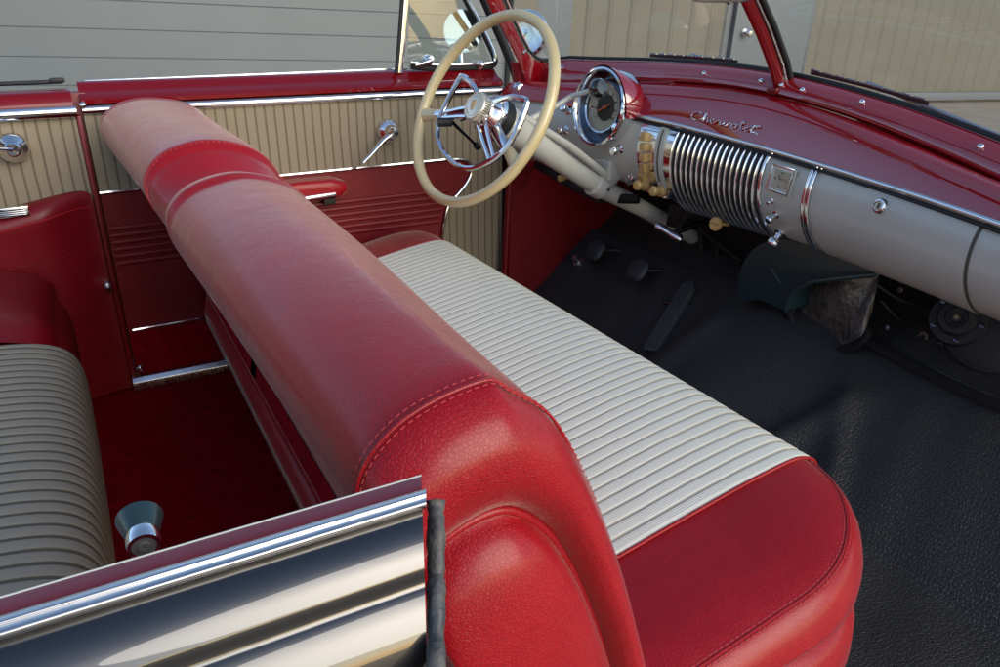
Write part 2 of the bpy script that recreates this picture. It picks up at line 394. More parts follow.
# ================================================================== FRONT CUSHION
def rrect(x0, x1, y0, y1, r, n=14):
    """rounded rectangle, r = (r at x1y0, r at x1y1, r at x0y1, r at x0y0)"""
    out = []
    for (cx, cy, a0, rr) in ((x1, y0, -90, r[0]), (x1, y1, 0, r[1]), (x0, y1, 90, r[2]), (x0, y0, 180, r[3])):
        sx = -1 if cx == x1 else 1; sy = 1 if cy == y0 else -1
        for k in range(n+1):
            a = radians(a0+90*k/n); out.append((cx+sx*rr+rr*cos(a), cy+sy*rr+rr*sin(a)))
    res = []
    L = len(out)
    for i in range(L):                                   # subdivide the long straight sides
        a, b = out[i], out[(i+1) % L]; d = math.dist(a, b); m = max(1, int(d/.03)); m = min(m, 40)
        for k in range(m): res.append((a[0]+(b[0]-a[0])*k/m, a[1]+(b[1]-a[1])*k/m))
    return res
def cushion_rings(levels, X0, X1, Y0, Y1, R):
    base = rrect(X0, X1, Y0, Y1, R); n = len(base); C0 = np.array([(X0+X1)/2, (Y0+Y1)/2])
    # inward normals of the base loop
    rows = []
    nr = []
    for i in range(n):
        t = np.array(base[(i+1) % n])-np.array(base[i-1]); t /= np.linalg.norm(t)+1e-9; nr.append(np.array([-t[1], t[0]]))
    for z, d in levels:
        row = []
        for i in range(n):
            p = np.array(base[i])+nr[i]*d; zz = z(p[0], p[1]) if callable(z) else z
            row.append((p[0], p[1], zz))
        rows.append(row)
    return rows
CX1 = .774; ZT = .457
lv = [(.36, .02), (.362, .005), (.372, -.006), (.39, -.011), (.41, -.011), (.43, -.006), (.445, .002), (.4525, .0085), (.456, .016), (.460, .03), (.464, .055), (.467, .09), (.468, .12)]
rows = cushion_rings(lv, .20, CX1, .395, 1.875, (.19, .12, .08, .04))
def tilt(o, k=.20):
    for v in o.data.vertices:
        if v.co.x < .74: v.co.z -= k*(.74-v.co.x)*sstep(.36, .42, v.co.z+k*0)
    return o
cu = MB().grid(rows, cu=True, cap0=True, cap1=True).build('seat_cushion', 'leather', car, angle=60, label='red leather bench cushion with ribbed cream insert')
base = cushion_rings([(.4535, .0095), (.4556, .0165)], .20, CX1, .395, 1.875, (.19, .12, .08, .04))
mb = MB()
for r_ in base:
    P = [p for p in r_ if p[1] < 1.0 and p[0] > .36]
    P = sorted(P, key=lambda p: math.atan2(p[1]-.62, p[0]-.45))
    P = [(p[0], p[1], p[2]+.0006) for p in P if p[1] < .60]
    stitches(P, mb, .005, .0022, .0006)
tilt(mb.build('stitching', 'stitch', cu))
tilt(cu)
tilt(MB().tube([(p[0], p[1], p[2]-.0002) for p in sorted([p for p in cushion_rings([(.4552, .013)], .20, CX1, .395, 1.875, (.19, .12, .08, .04))[0] if p[1] < .60 and p[0] > .36], key=lambda p: math.atan2(p[1]-.62, p[0]-.45))], .0013, 6).build('seam_welt', 'leather', cu))
# ribbed cream insert: every rib is a raised roll running fore and aft
prof = [(.28, .470), (.33, .470), (.40, .4705), (.50, .4705), (.60, .4705), (.66, .4695), (.70, .4675), (.73, .4650), (.755, .461), (.772, .456), (.783, .449), (.791, .438), (.795, .42), (.796, .40), (.793, .38)]
prof = [(p[0]-.011*sstep(.5, .7, p[0]), p[1]) for p in crv(prof, 3)]
pr = []
for i, p in enumerate(prof):
    a = prof[max(i-1, 0)]; b = prof[min(i+1, len(prof)-1)]; t = np.array(b)-np.array(a); t /= np.linalg.norm(t); pr.append((p[0], p[1], -t[1], t[0]))
PITCH_R = .0217; ya = PITCH_R*26; yb = PITCH_R*78.0
rows = []
nsub = 10; K = int(round((yb-ya)/PITCH_R))*nsub
for k in range(K+1):
    y = ya+(yb-ya)*k/K; fr = (y/PITCH_R) % 1; d = abs(fr-.5)*2; h = .0010*(1-d**5)
    edge = min(y-ya, yb-y); h *= sstep(-.001, .003, edge); h -= .003*(1-sstep(0, .004, edge))
    rows.append([(x+nx*-h*0+nx*h, y+.0015*sin(14*x)+.006*sstep(.45,.79,x)*0, z+nz*h+.0012) for x, z, nx, nz in [(q[0], q[1], q[2], q[3]) for q in pr]])
tilt(MB().grid(rows).build('ribbed_insert', 'seatstripe', cu, angle=80))
tilt(MB().tube([(x, ya-.001, z+.0005) for x, z, _, _ in pr], .0022, 8).build('seam_welt', 'leather', cu))
tilt(MB().tube([(x, yb+.001, z+.0005) for x, z, _, _ in pr], .0022, 8).build('seam_welt', 'leather', cu))
# lower roll and seat base
lv = [(.16, .03), (.19, .012), (.24, .0), (.29, -.008), (.325, -.006), (.345, .006), (.355, .03), (.357, .07)]
MB().grid(cushion_rings(lv, .22, CX1+.004, .392, 1.875, (.18, .12, .08, .04)), cu=True, cap0=True, cap1=True).build('seat_base', 'leather', car, angle=60)
MB().box((.50, 1.13, .14), (.46, 1.36, .06)).build('seat_frame', 'dark', car, bevel=.005)

# ================================================================== FLOORS
def toe(x): return .14+max(0, x-1.055)*.81
rows = []
for x in np.concatenate([np.linspace(.30, 1.04, 60), np.linspace(1.05, 1.335, 36)]):
    row = []
    for y in np.linspace(.26, 1.90, 130):
        z = toe(x)
        z += .040*math.exp(-((y-1.14)/.17)**2)*sstep(.3, 1.1, x)*(1-.3*sstep(1.1,1.33,x))
        z += .026*math.exp(-(((y-.93)+.5*(x-1.05))/.035)**2)*sstep(.82, 1.0, x)*(1-sstep(1.15, 1.3, x))
        z += .018*math.exp(-(((y-1.30)+.25*(x-1.0))/.04)**2)*sstep(.80, .95, x)*(1-sstep(1.2, 1.3, x))
        z += .015*math.exp(-(((y-.66)-.7*(x-.95))/.03)**2)*sstep(.75, .9, x)*(1-sstep(1.2, 1.32, x))
        z += .0035*sin(17*y+8*x)*sin(11*x-5*y)+.0012*sin(41*y-23*x+2*sin(9*y))
        row.append((x, y, z))
    rows.append(row)
MB().grid(rows).build('rubber_floor_mat', 'matrub', car, angle=80)
MB().tube([(1.335+.004*sin(9*y), y, .352+.03*math.exp(-((y-1.14)/.17)**2)*.7) for y in np.linspace(.30, 1.88, 60)], .008, 8).build('mat_edge', 'rubber', car)
MB().grid([[(x, y, .132+.0015*sin(30*x+9*y)) for y in np.linspace(.24, 1.93, 30)] for x in np.linspace(-.75, .36, 30)]).build('rear_carpet', 'carpet', car)
MB().box((.30, 1.1, .09), (2.4, 1.75, .05)).build('floor_pan', 'dark', car)
# firewall
fwp = [(1.30, .31), (1.345, .355), (1.40, .40), (1.50, .50), (1.54, .60), (1.54, .76)]
MB().grid([[(x, y, z) for x, z in fwp] for y in np.linspace(.24, 1.95, 20)]).build('firewall', 'dark', car)

# ================================================================== DRIVER DOOR (far side)
YD = 1.92
def D(px, py, y=YD): return at(px, py, 'y', y)
def fill_panel(poly, y, thick, name, material, parent, bevel=.002, label=None):
    return MB().prism([(x, y, z) for x, z in poly], (0, thick, 0)).build(name, material, parent, bevel=bevel, angle=35, label=label)
dd = MB().box((.555, 1.985, .47), (1.07, .10, .62)).build('driver_door', 'black', car, bevel=.01, label='driver door with striped tan upper trim and red lower trim')
X0, X1 = .024, 1.045
def ztop(x): return .782-.006*x           # lower edge of the chrome strip under the cap
# red painted cap with a rolled lip
rows = []
for x in np.linspace(X0, X1, 40):
    z0 = ztop(x)+.017
    rows.append([(x, y, z) for y, z in ((YD+.012, z0-.002), (YD-.004, z0+.004), (YD-.004, z0+.012), (YD+.008, z0+.020), (YD+.022, z0+.024), (YD+.034, z0+.030), (YD+.044, z0+.040), (YD+.060, z0+.046), (YD+.085, z0+.044), (YD+.10, z0+.03))])
MB().grid(rows, cap0=True, cap1=True).build('door_cap', 'paint', dd, angle=50)
MB().tube([(x, YD-.006, ztop(x)+.008) for x in np.linspace(X0, X1+.03, 20)], .0075, 10, flat=(1.1, .8)).build('chrome_strip', 'chrome', dd)
MB().box((.42, YD+.074, .842), (.76, .006, .007)).build('window_channel', 'dullchrome', dd, bevel=.003)
# striped upper cloth incl. the drop at the front edge, edged with a chrome bead that curls round
zc = lambda x: .612-.0*x
fill = [(X0, ztop(0)), (X1, ztop(1)), (X1, .235), (.80, .30)]
hook = [(.80, .300), (.846, .375), (.858, .43), (.875, .485), (.905, .515), (.93, .54), (.945, .565), (.945, .590), (.925, .606), (.88, .612)]
hk = [tuple(p) for p in crv([np.array(p) for p in hook], 6)]
poly = [(X0, .612), (.5, .612)] + list(reversed(hk)) + [(.80, .235), (X1, .235), (X1, ztop(1)), (X0, ztop(0))]
MB().prism([(x, YD, z) for x, z in poly], (0, .02, 0)).build('cloth_panel', 'doorstripe', dd, smooth=False)
MB().tube([(x, YD-.003, z) for x, z in [(X0, .612), (.5, .612)]+list(reversed(hk))], .004, 8).build('chrome_bead', 'chrome', dd)
# lower red vinyl with five pleats
poly2 = [(X0, .612), (.5, .612)] + list(reversed(hk)) + [(.80, .15), (X0, .15)]
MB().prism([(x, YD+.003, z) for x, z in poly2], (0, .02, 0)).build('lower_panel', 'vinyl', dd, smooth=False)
mb = MB()
for k in range(6):
    z = .528-.0165*k; x1 = [.878, .868, .860, .855, .850, .848][k]
    mb.tube([(X0+.005, YD, z), (.3, YD, z), (.6, YD, z), (x1, YD, z-.002)], .0045, 8, flat=(1.3, .8))
mb.build('pleats', 'vinyl', dd)
MB().box((.46, YD+.006, .205), (.87, .012, .13)).build('scuff_carpet', 'carpet', dd, bevel=.004)
MB().tube([(X0+.01, YD-.002, .279), (.9, YD-.002, .283)], .0035, 8).build('chrome_bead', 'chrome', dd)
# armrest
P = [(.30, .590), (.36, .597), (.46, .602), (.545, .600), (.575, .588), (.580, .570), (.565, .556), (.50, .550), (.40, .548), (.30, .546)]
rows = []
for f, d in ((1., 0), (1.0, -.03), (.97, -.045), (.90, -.054), (.7, -.058), (.2, -.058)):
    rows.append([(.44+(x-.44)*(1 if f > .9 else f*.5+.5), YD+d, .575+(z-.575)*f) for x, z in P])
MB().grid(rows, cu=True, cap1=True).build('armrest', 'leather', dd, angle=60)
MB().tube([(.33, YD-.056, .565), (.45, YD-.058, .560), (.54, YD-.057, .563), (.572, YD-.045, .572)], .0045, 8, flat=(1.4, .6)).build('armrest_trim', 'chrome', dd)
MB().box((.535, YD-.02, .540), (.03, .02, .016)).build('armrest_bracket', 'rubber', dd, bevel=.003)
# window crank: escutcheon + arm + knob
c0 = D(389, 131, YD-.012); k0 = D(362, 161, YD-.045)
wc = MB().lathe(c0, (0, -1, 0), [(.030, -.012), (.030, 0), (.026, .008), (.018, .014), (.016, .026), (.013, .032), (0, .034)], 28).build('window_crank', 'chrome', dd)
MB().tube([c0+np.array([0, -.020, 0]), lerp(c0, k0, .35)+np.array([0, -.016, .004]), lerp(c0, k0, .8)+np.array([0, -.012, 0]), k0+np.array([0, -.006, 0])], [.010, .008, .006, .007], 12, flat=(.6, 1.2)).build('crank_arm', 'chrome', dd)
# lock pin, striker screws
p = at(117, 85, 'y', 2.0)
MB().lathe(p, (0, 0, 1), [(.0035, -.02), (.0035, .004), (.008, .008), (.008, .013), (.0, .014)], 14).build('lock_pin', 'dullchrome', dd)
# vent window
vf = empty('vent_window', (0, 0, 0), car)
YV = 1.965
def V(px, py, y=YV): return at(px, py, 'y', y)
post = [V(400, 73), V(403, 40), V(406, 0), V(409, -40)]
MB().tube(post, .0085, 8, flat=(1., .7)).build('chrome_post', 'chrome', vf)
MB().tube([p+np.array([-.010, .0, 0]) for p in post], .006, 8).build('weather_seal', 'rubber', vf)
loop = [V(411, 66), V(440, 68), V(470, 67), V(490, 66), V(495, 60), V(489, 44), V(478, 22), V(466, 0), V(452, -30)]
lp = crv(loop, 5)
MB().tube(lp, .009, 8, flat=(1., .6)).build('weather_seal', 'rubber', vf)
MB().tube([p+np.array([-.004, -.008, .008]) for p in lp], .0045, 8).build('chrome_bead', 'chrome', vf)
MB().prism([V(408, 70, 1.968), V(494, 68, 1.968), V(466, 0, 1.968), V(450, -35, 1.968), V(410, -40, 1.968)], (0, .004, 0)).build('pane', 'glass', vf, smooth=False)
q = V(430, 60, 1.95)
mb = MB().lathe(q, (0, -1, 0), [(.013, -.02), (.013, 0), (.009, .008), (0, .01)], 18)
mb.tube([q+np.array([0, -.006, 0]), q+np.array([-.02, -.012, -.006]), q+np.array([-.045, -.012, -.010])], [.007, .006, .004], 10)
mb.build('vent_latch', 'chrome', vf)
mb = MB().lathe(V(482, 64, 1.95), (0, -1, .5), [(.010, -.02), (.010, 0), (.006, .006), (0, .007)], 16); mb.build('vent_pivot', 'chrome', vf)
# side mirror outside the vent window
sm = MB().lathe(at(463, 31, 'y', 2.12), (-.35, -.93, .1), [(.057, -.012), (.058, -.004), (.058, 0)], 40, ell=.95).build('side_mirror', 'chrome', car, label='round outside mirror beyond the vent window')
MB().lathe(at(463, 31, 'y', 2.12), (-.35, -.93, .1), [(.0, .001), (.055, .001), (.0555, .0005)], 40, ell=.95).build('mirror_glass', 'mirror', sm)
q = at(463, 31, 'y', 2.12)
MB().tube([q+np.array([0, .02, -.05]), q+np.array([0, .01, -.11]), q+np.array([-.01, -.02, -.19])], .006, 10).build('mirror_stem', 'chrome', sm)
MB().lathe(at(526, 34, 'y', 2.10), (-.75, -.6, .1), [(.0, -.11), (.03, -.10), (.055, -.06), (.066, -.02), (.068, 0), (.066, .006), (.058, .008), (.05, .004), (0, .01)], 40).build('spotlight', 'chrome', car, label='round chrome lamp outside the windshield corner')

# ================================================================== REAR QUARTER TRIM, far side
YQ = 1.90
rq = MB().box((-.48, 1.985, .47), (.95, .12, .64)).build('rear_quarter_trim', 'black', car, bevel=.01, label='rear side trim with red armrest behind the driver door')
XB = .008
rows = []
for x in np.linspace(-.9, XB, 30):
    z0 = .800
    rows.append([(x, y, z) for y, z in ((YQ+.03, z0-.006), (YQ+.004, z0), (YQ+.004, z0+.006), (YQ+.016, z0+.022), (YQ+.022, z0+.028), (YQ+.06, z0+.034), (YQ+.075, z0+.026))])
MB().grid(rows, cap0=True, cap1=True).build('quarter_cap', 'paint', rq, angle=40)
MB().tube([(x, YQ, .790) for x in np.linspace(-.9, XB+.004, 12)], .0105, 10, flat=(1.1, .7)).build('chrome_strip', 'chrome', rq)
MB().tube([(x, YQ+.085, .845) for x in np.linspace(-.9, XB-.01, 12)], .0045, 10).build('weather_seal', 'rubber', rq)
q = D(83, 105, YQ+.004); MB().lathe(q, (0, -1, .2), [(.006, -.002), (.006, .001), (.004, .003), (0, .0035)], 16).build('screw', 'chrome', rq)
q = D(83+3, 87, YQ+.07)
MB().box((XB-.02, YQ+.085, .848), (.030, .018, .010)).build('rubber_corner', 'rubber', rq, bevel=.004)
MB().prism([(x, YQ+.012, z) for x, z in ((-.9, .785), (XB, .785), (XB, .60), (-.9, .50))], (0, .02, 0)).build('cloth_panel', 'doorstripe', rq, smooth=False)
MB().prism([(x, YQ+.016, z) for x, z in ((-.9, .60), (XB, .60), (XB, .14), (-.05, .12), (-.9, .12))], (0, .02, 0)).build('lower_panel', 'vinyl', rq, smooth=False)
# red wheel-house armrest with rounded nose
top = [(XB-.002, .612), (XB-.02, .622), (-.06, .620), (-.12, .610), (-.2, .595), (-.4, .57), (-.9, .53)]
top = [tuple(p) for p in crv([np.array(p) for p in top], 5)]
rows = []
for x, z in top:
    bulge = .055*sstep(XB, -.10, x)
    rows.append([(x, YQ+.012, z-.006), (x, YQ+.004-bulge*.3, z+.002), (x, YQ-bulge*.7, z-.004), (x, YQ-bulge, z-.020), (x, YQ-bulge*1.02, z-.036), (x, YQ-bulge*.95, z-.05), (x, YQ-bulge*.8, z-.12), (x, YQ-bulge*.7, z-.20), (x, YQ-bulge*.55, .22), (x, YQ-bulge*.4, .14)])
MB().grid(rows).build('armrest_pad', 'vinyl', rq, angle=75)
for k in (0,):
    P = [(x, YQ-.055*sstep(XB, -.10, x)*1.02-.001, z-.034) for x, z in top]; MB().tube(P, .0016, 6).build('seam_welt', 'leather', rq)
P = [(x, YQ-.055*sstep(XB, -.10, x)*.80-.001, .50+.10*(x)) for x in np.linspace(-.5, -.04, 14)]; MB().tube(P, .0016, 6).build('seam_welt', 'vinyl', rq)
# ashtray set into the pad
q = at(17, 212, 'y', 1.845)
at_ = MB().box(q+np.array([-.02, .008, 0]), (.085, .02, .020)).build('ashtray', 'chrome', rq, bevel=.002)
mb = MB()
for k in range(4): mb.box(q+np.array([-.02, -.0035, -.0065+.0043*k]), (.075, .004, .0018))
mb.build('ashtray_ribs', 'darkchrome', rq)
# chrome round crank boss
q = at(13, 148, 'y', YQ-.01)
cb = MB().lathe(q, (0, -1, 0), [(.030, -.02), (.030, 0), (.027, .008), (.020, .013), (.017, .022), (.012, .027), (0, .028)], 30).build('window_crank', 'chrome', rq)
MB().tube([q+np.array([0, -.024, 0]), q+np.array([-.03, -.026, .005]), q+np.array([-.09, -.03, .008])], [.009, .007, .007], 10, flat=(.5, 1)).build('crank_arm', 'chrome', rq)
q = at(108, 287, 'y', YQ-.02)
MB().lathe(q, (0, -1, 0), [(.012, -.02), (.012, 0), (.009, .004), (.005, .005), (.004, .009), (0, .010)], 18, ell=.7).build('trim_button', 'dullchrome', rq)
# centre post at the door shut line
MB().box((.014, YQ+.035, .47), (.010, .05, .62)).build('door_pillar', 'vinyl', car, bevel=.003)
MB().box((.012, YQ+.060, .475), (.050, .04, .70)).build('door_pillar', 'vinyl', car, bevel=.003)
# sill
sl_ = MB().prism([(.01, y, z) for y, z in ((1.93, .150), (1.93, .165), (1.895, .165), (1.885, .155), (1.885, .135), (1.93, .13))], (1.06, 0, 0)).build('sill_plate', 'dullchrome', car, bevel=.002)
q = at(140, 368, 'y', 1.905); MB().lathe(q, (0, -1, .3), [(.007, -.004), (.007, .001), (.004, .004), (0, .0045)], 16).build('screw', 'chrome', sl_)

# ================================================================== REAR SEAT
prof = [(-.75, .50), (-.5, .47), (-.30, .452), (-.20, .447), (-.13, .440), (-.085, .425), (-.060, .40), (-.050, .36), (-.050, .30), (-.055, .22), (-.06, .15)]
prof = crv([np.array(p) for p in prof], 5)
def rs(y0, y1, name, m, parent, rib, endround=.0):
    rows = []; K = int((y1-y0)/.0026)
    for k in range(K+1):
        y = y0+(y1-y0)*k/K; fr = (y/.026) % 1; h = .0022*(1-abs(fr*2-1)**4) if rib else 0
        e = min(y-y0, y1-y) if endround else 1
        dz = -.03*(1-sstep(0, endround, e)) if endround else 0
        rows.append([(x-.012*math.exp(-((y-1.13)/.25)**2)*0+.020*(1-((y-1.1)/.8)**2)*sstep(-.3, -.06, x)-.02+h*.7, y, z+h+dz) for x, z in prof])
    return MB().grid(rows).build(name, m, parent, angle=80)
prof = [np.array([p[0]-.016, p[1]]) for p in prof]
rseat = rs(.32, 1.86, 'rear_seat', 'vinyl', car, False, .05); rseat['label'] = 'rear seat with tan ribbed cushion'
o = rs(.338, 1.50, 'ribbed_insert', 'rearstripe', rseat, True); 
for v in o.data.vertices: v.co.z += .003; v.co.x += .003
rows = [[(-.75, y, .46), (-.4, y, .50-.0*y), (-.22, y, .495), (-.13, y, .470), (-.10, y, .44), (-.11, y, .36)] for y in np.linspace(1.50, 1.84, 12)]
rows = [[(x, y, z-.03*(1-sstep(0, .06, y-1.495))) for x, y, z in r] for r in rows]
MB().grid(rows).build('side_bolster', 'vinyl', rseat, angle=80)

# ================================================================== NEAR SIDE: rear quarter body top seen from outside
nq = empty('rear_quarter_body', (0, 0, 0), car)
def strip(pts, name, m, parent=None, x0=-.75, xoff=0., n=3, ang=50):
    """pts: (row at column 426, y) -> profile in y,z, swept along the car"""
    pr = []
    for row, y in pts:
        p = at(426+max(0, row-500)*.03, row, 'y', y); pr.append((y, p[2], p[0]))
    pr = [tuple(p) for p in crv([np.array(p) for p in pr], n)]
    rows = [[(lerp(x0, xe+xoff, t), y, z) for y, z, xe in pr] for t in np.concatenate([np.linspace(0, .75, 8), np.linspace(.78, 1, 10)])]
    return MB().grid(rows).build(name, m, parent or nq, angle=ang)
strip([(500, .262), (477, .246), (474, .2435), (478, .240), (485, .235), (489, .2325), (491, .231)], 'red_cap', 'paint', xoff=-.002)
strip([(474.0, .2440), (473.0, .2434), (473.6, .2428), (475, .2424)], 'piping_highlight', 'lgrey', xoff=-.002)  # pale grey stands in for the highlight along the cap's inner edge
strip([(489.5, .2335), (488.5, .2325), (491, .2300), (494, .2282), (496, .2280), (498, .2262), (502, .2240), (506, .2238), (508, .226)], 'chrome_moulding', 'dullchrome', xoff=.0)
def panel_profile():
    k = lambda r: -ray(426, r)[2]/ray(426, r)[1]
    m = lambda r: np.interp(r, [508, 520, 545, 565, 574, 580, 586, 592, 620, 645, 700, 1400], [.25, .5, 1.1, 2.0, 5.5, 3.0, .7, .9, 1.7, 2.6, 4.5, 9.])
    y = .2262; out = []; r = 507.
    while r < 1400:
        if int(r*2) % (4 if r < 700 else 40) == 0: out.append((r, y))
        dr = .5; dk = (k(r+dr)-k(r)); y -= dk*y/(m(r)+k(r)); r += dr
    return out
strip(panel_profile(), 'outer_panel', 'black', xoff=-.0015, n=2, ang=50)
PP = dict(panel_profile())
# door-jamb weatherstrip
pts = []
for row, y, xx in [(499, .226, .094), (507, .224, .100), (520, .218, .1045), (545, .209, .1055), (575, .203, .1055), (600, .1945, .1045), (640, .184, .1025), (680, .172, .100), (800, .147, .095), (1000, .132, .09)]:
    yy = min(y, PP[min(PP, key=lambda v: abs(v-row))]) if row > 506 else y; q = at(436, row, 'y', yy+.013); pts.append(q)
P = crv([np.array(p) for p in pts], 8)
rr = [.0034+.0003*sin(i*.37)+.0002*sin(i*.9) for i in range(len(P))]; rr[0] = .001; rr[1] = .003; rr[2] = .0037
MB().tube(P, rr, 14, flat=(1.0, 1.5), up=(1, 0, 0)).build('jamb_weatherstrip', 'oldrubber', nq)
MB().box((.068, .262, .64), (.02, .03, .26)).build('jamb_face', 'lgrey', nq, bevel=.004)
MB().box((-.33, .272, .57), (.85, .014, .46)).build('inner_trim', 'vinyl', nq, bevel=.003)
# window crank knob on the near side inner trim
q = at(141, 527, 'y', .335)
ax = -ray(141, 527)/np.linalg.norm(ray(141, 527))*.72-UP*.60+RT*.1; ax /= np.linalg.norm(ax)
nc = empty('window_crank', (0, 0, 0), nq) if False else None
kb = MB().lathe(q, ax, [(.004, -.0070), (.0098, -.0068), (.0104, -.0060), (.0102, -.0050), (.0076, .004), (.0072, .005)], 32).build('crank_knob', 'teal', nq)
MB().lathe(q, ax, [(.0066, .003), (.0072, .006), (.0075, .010), (.0070, .0125), (.0055, .013)], 28, caps=False).build('crank_collar', 'chrome', nq)
MB().lathe(q, ax, [(.0056, .0125), (.0050, .0118), (.0030, .0118), (.0027, .0135), (.001, .0137), (0, .0132)], 24).build('crank_rivet', 'dialgrey', nq)
MB().tube([q+ax*.008+np.array([0, 0, -.004]), q+ax*.006+np.array([-.0, -.004, -.03]), np.array([q[0], .29, q[2]-.06])], .006, 10, flat=(1, .6)).build('crank_arm', 'chrome', nq)

# ================================================================== DASHBOARD
T_TAB = smooth_tab([(.24, .985, .708), (.574, 1.08, .728), (.755, 1.12, .731), (.98, 1.148, .740), (1.26, 1.158, .755), (1.44, 1.13, .768), (1.60, 1.10, .772), (1.75, 1.07, .770), (1.90, 1.035, .768)])
GB_TAB = smooth_tab([(.24, 1.06, .715), (.40, 1.10, .735), (.645, 1.165, .765), (.755, 1.185, .786), (.90, 1.195, .818), (1.09, 1.20, .842), (1.30, 1.195, .843), (1.50, 1.18, .832), (1.70, 1.155, .815), (1.86, 1.115, .802), (1.90, 1.10, .80)])
G_TAB = smooth_tab([(.24, 1.10, .75), (.40, 1.145, .775), (.67, 1.205, .808), (.82, 1.232, .834), (.95, 1.243, .850), (1.07, 1.245, .869), (1.14, 1.245, .872), (1.35, 1.235, .880), (1.54, 1.215, .873), (1.68, 1.198, .865), (1.82, 1.168, .867), (1.90, 1.14, .87)])
def fit(tab, deg=4):
    t = np.array(tab); cs = [np.polyfit(t[:, 0]-1.1, t[:, k], deg) for k in (1, 2)]
    return lambda y: np.array([np.polyval(c_, y-1.1) for c_ in cs])
Tf, GBf, Gf = fit(T_TAB), fit(GB_TAB), fit(G_TAB)
for n_, t_, f_ in (('T', T_TAB, Tf), ('GB', GB_TAB, GBf), ('G', G_TAB, Gf)): print(n_, max(float(abs(f_(r[0])-np.array(r[1:])).max()) for r in t_))
B_TAB = [(.24, .57), (.553, .577), (.79, .572), (1.12, .568), (1.30, .568), (1.46, .592), (1.9, .60)]
FACE = crv([np.array(p) for p in [(.000, 0.), (-.010, .06), (-.018, .2), (-.020, .4), (-.012, .6), (.008, .8), (.035, .95), (.065, 1.0)]], 6)
def Df(y, s):
    """point on the dash face: s = 0 under the chrome strip ... 1 at the lower edge"""
    tx, tz = Tf(y); zb = np.interp(y, [b[0] for b in B_TAB], [b[1] for b in B_TAB])
    k = s*(len(FACE)-1); i = min(int(k), len(FACE)-2); a = FACE[i]+(FACE[i+1]-FACE[i])*(k-i)
    return np.array([tx+a[0], y, (tz-.006)+(zb-tz+.006)*a[1]])
def Uf(y, t):
    """point on the red dash top: t = 0 at the strip ... 1 at the windscreen frame"""
    tx, tz = Tf(y); gx, gz_ = GBf(y)
    s = sin(pi*min(max(t, 0), 1)); x = lerp(tx, gx, t)
    q = min(t/.38, 1); lip = .026*(1-(1-q)**2.2)
    z = lerp(tz+.001, gz_-.030, t)+lip+.016*s*(1-.35*t)
    return np.array([x-.012*(1-q)**2, y, z])
def locate(fn, px, py, y0, y1):
    best = (1e9, 0, 0); ys = np.linspace(y0, y1, 60); ss = np.linspace(0, 1, 40)
    for _ in range(3):
        for y in ys:
            for s in ss:
                e = proj(fn(y, s)); d = (e[0]-px)**2+(e[1]-py)**2
                if d < best[0]: best = (d, y, s)
        dy = ys[1]-ys[0]; ds = ss[1]-ss[0]
        ys = np.linspace(best[1]-dy, best[1]+dy, 9); ss = np.clip(np.linspace(best[2]-ds, best[2]+ds, 9), 0, 1)
    return best[1], best[2]
def frame(fn, y, s):
    p = fn(y, s); e = 1e-3
    ty = fn(y-e, s)-fn(y+e, s); ts = fn(y, min(s+e, 1))-fn(y, max(s-e, 0))
    ty /= np.linalg.norm(ty); ts /= np.linalg.norm(ts); n = np.cross(ty, ts)
    n /= np.linalg.norm(n)
    if n[0] > 0: n = -n
    if fn is Uf and n[2] < 0: n = -n
    ts = np.cross(n, ty); ts = ts if ts[2] < 0 else -ts
    return p, ty, ts, n          # right (towards passenger), down, outward
def DL(px, py, y0=.5, y1=1.9): return locate(Df, px, py, y0, y1)

rows = [[Df(y, s) for s in np.linspace(0, 1, 43)] for y in np.linspace(.24, 1.90, 90)]
dash = MB().grid(rows).build('dashboard', 'grey', car, angle=60, label='warm grey metal dashboard face')
rows = [[Uf(y, t) for t in np.concatenate([np.linspace(0, .2, 9), np.linspace(.25, 1, 22)])] for y in np.linspace(.24, 1.90, 90)]
MB().grid(rows).build('dash_top', 'dashpaint', dash, angle=70, label='glossy red dash top')
# chrome strip under the red top
def along(fn, ya, yb, n=60): return [fn(y) for y in np.linspace(ya, yb, n)]
MB().tube(along(lambda y: (Tf(y)[0]-.012, y, Tf(y)[1]+.003), .24, 1.475), .0048, 10).build('chrome_strip', 'chrome', dash)
MB().tube(along(lambda y: (Tf(y)[0]-.0105, y, Tf(y)[1]-.0065), .24, 1.475), .0032, 8).build('dark_strip', 'rubber', dash)

# instrument pod
gy = at(600, 107, 'x', 1.085); GC = np.array([1.085, gy[1], gy[2]]); gn = np.array([-.985, -.10, .14]); gn /= np.linalg.norm(gn)
pod = empty('instrument_gauge', (0, 0, 0), car); pod['label'] = 'round speedometer with chrome surround behind the steering wheel'
GC = GC
MB().lathe(GC, gn, [(.086, -.05), (.088, -.004), (.0895, .004), (.088, .009), (.083, .011), (.079, .006), (.077, -.004), (.0765, -.006)], 64, caps=False).build('chrome_bezel', 'chrome', pod)
MB().lathe(GC, gn, [(.0775, -.004), (.066, -.012), (.058, -.016)], 64, caps=False).build('bezel_cone', 'darkchrome', pod)
MB().lathe(GC, gn, [(.059, -.018), (.060, -.008), (.0575, -.004), (.054, -.006), (.052, -.014), (.051, -.02)], 64, caps=False).build('chrome_ring', 'chrome', pod)
MB().lathe(GC, gn, [(0, -.0178), (.030, -.0178), (.053, -.019)], 48).build('dial', 'dial', pod)
gu = np.array([0, 0, 1.])-gn*gn[2]; gu /= np.linalg.norm(gu); gr = np.cross(gu, gn)
if gr[1] > 0: gr = -gr
mb = MB()
for k in range(41):
    a = radians(-130+260*k/40); d = gu*cos(a)+gr*sin(a); L = .006 if k % 5 == 0 else .003
    mb.tube([GC+gn*-.0165+d*.044, GC+gn*-.0165+d*(.044-L)], .0005, 4)
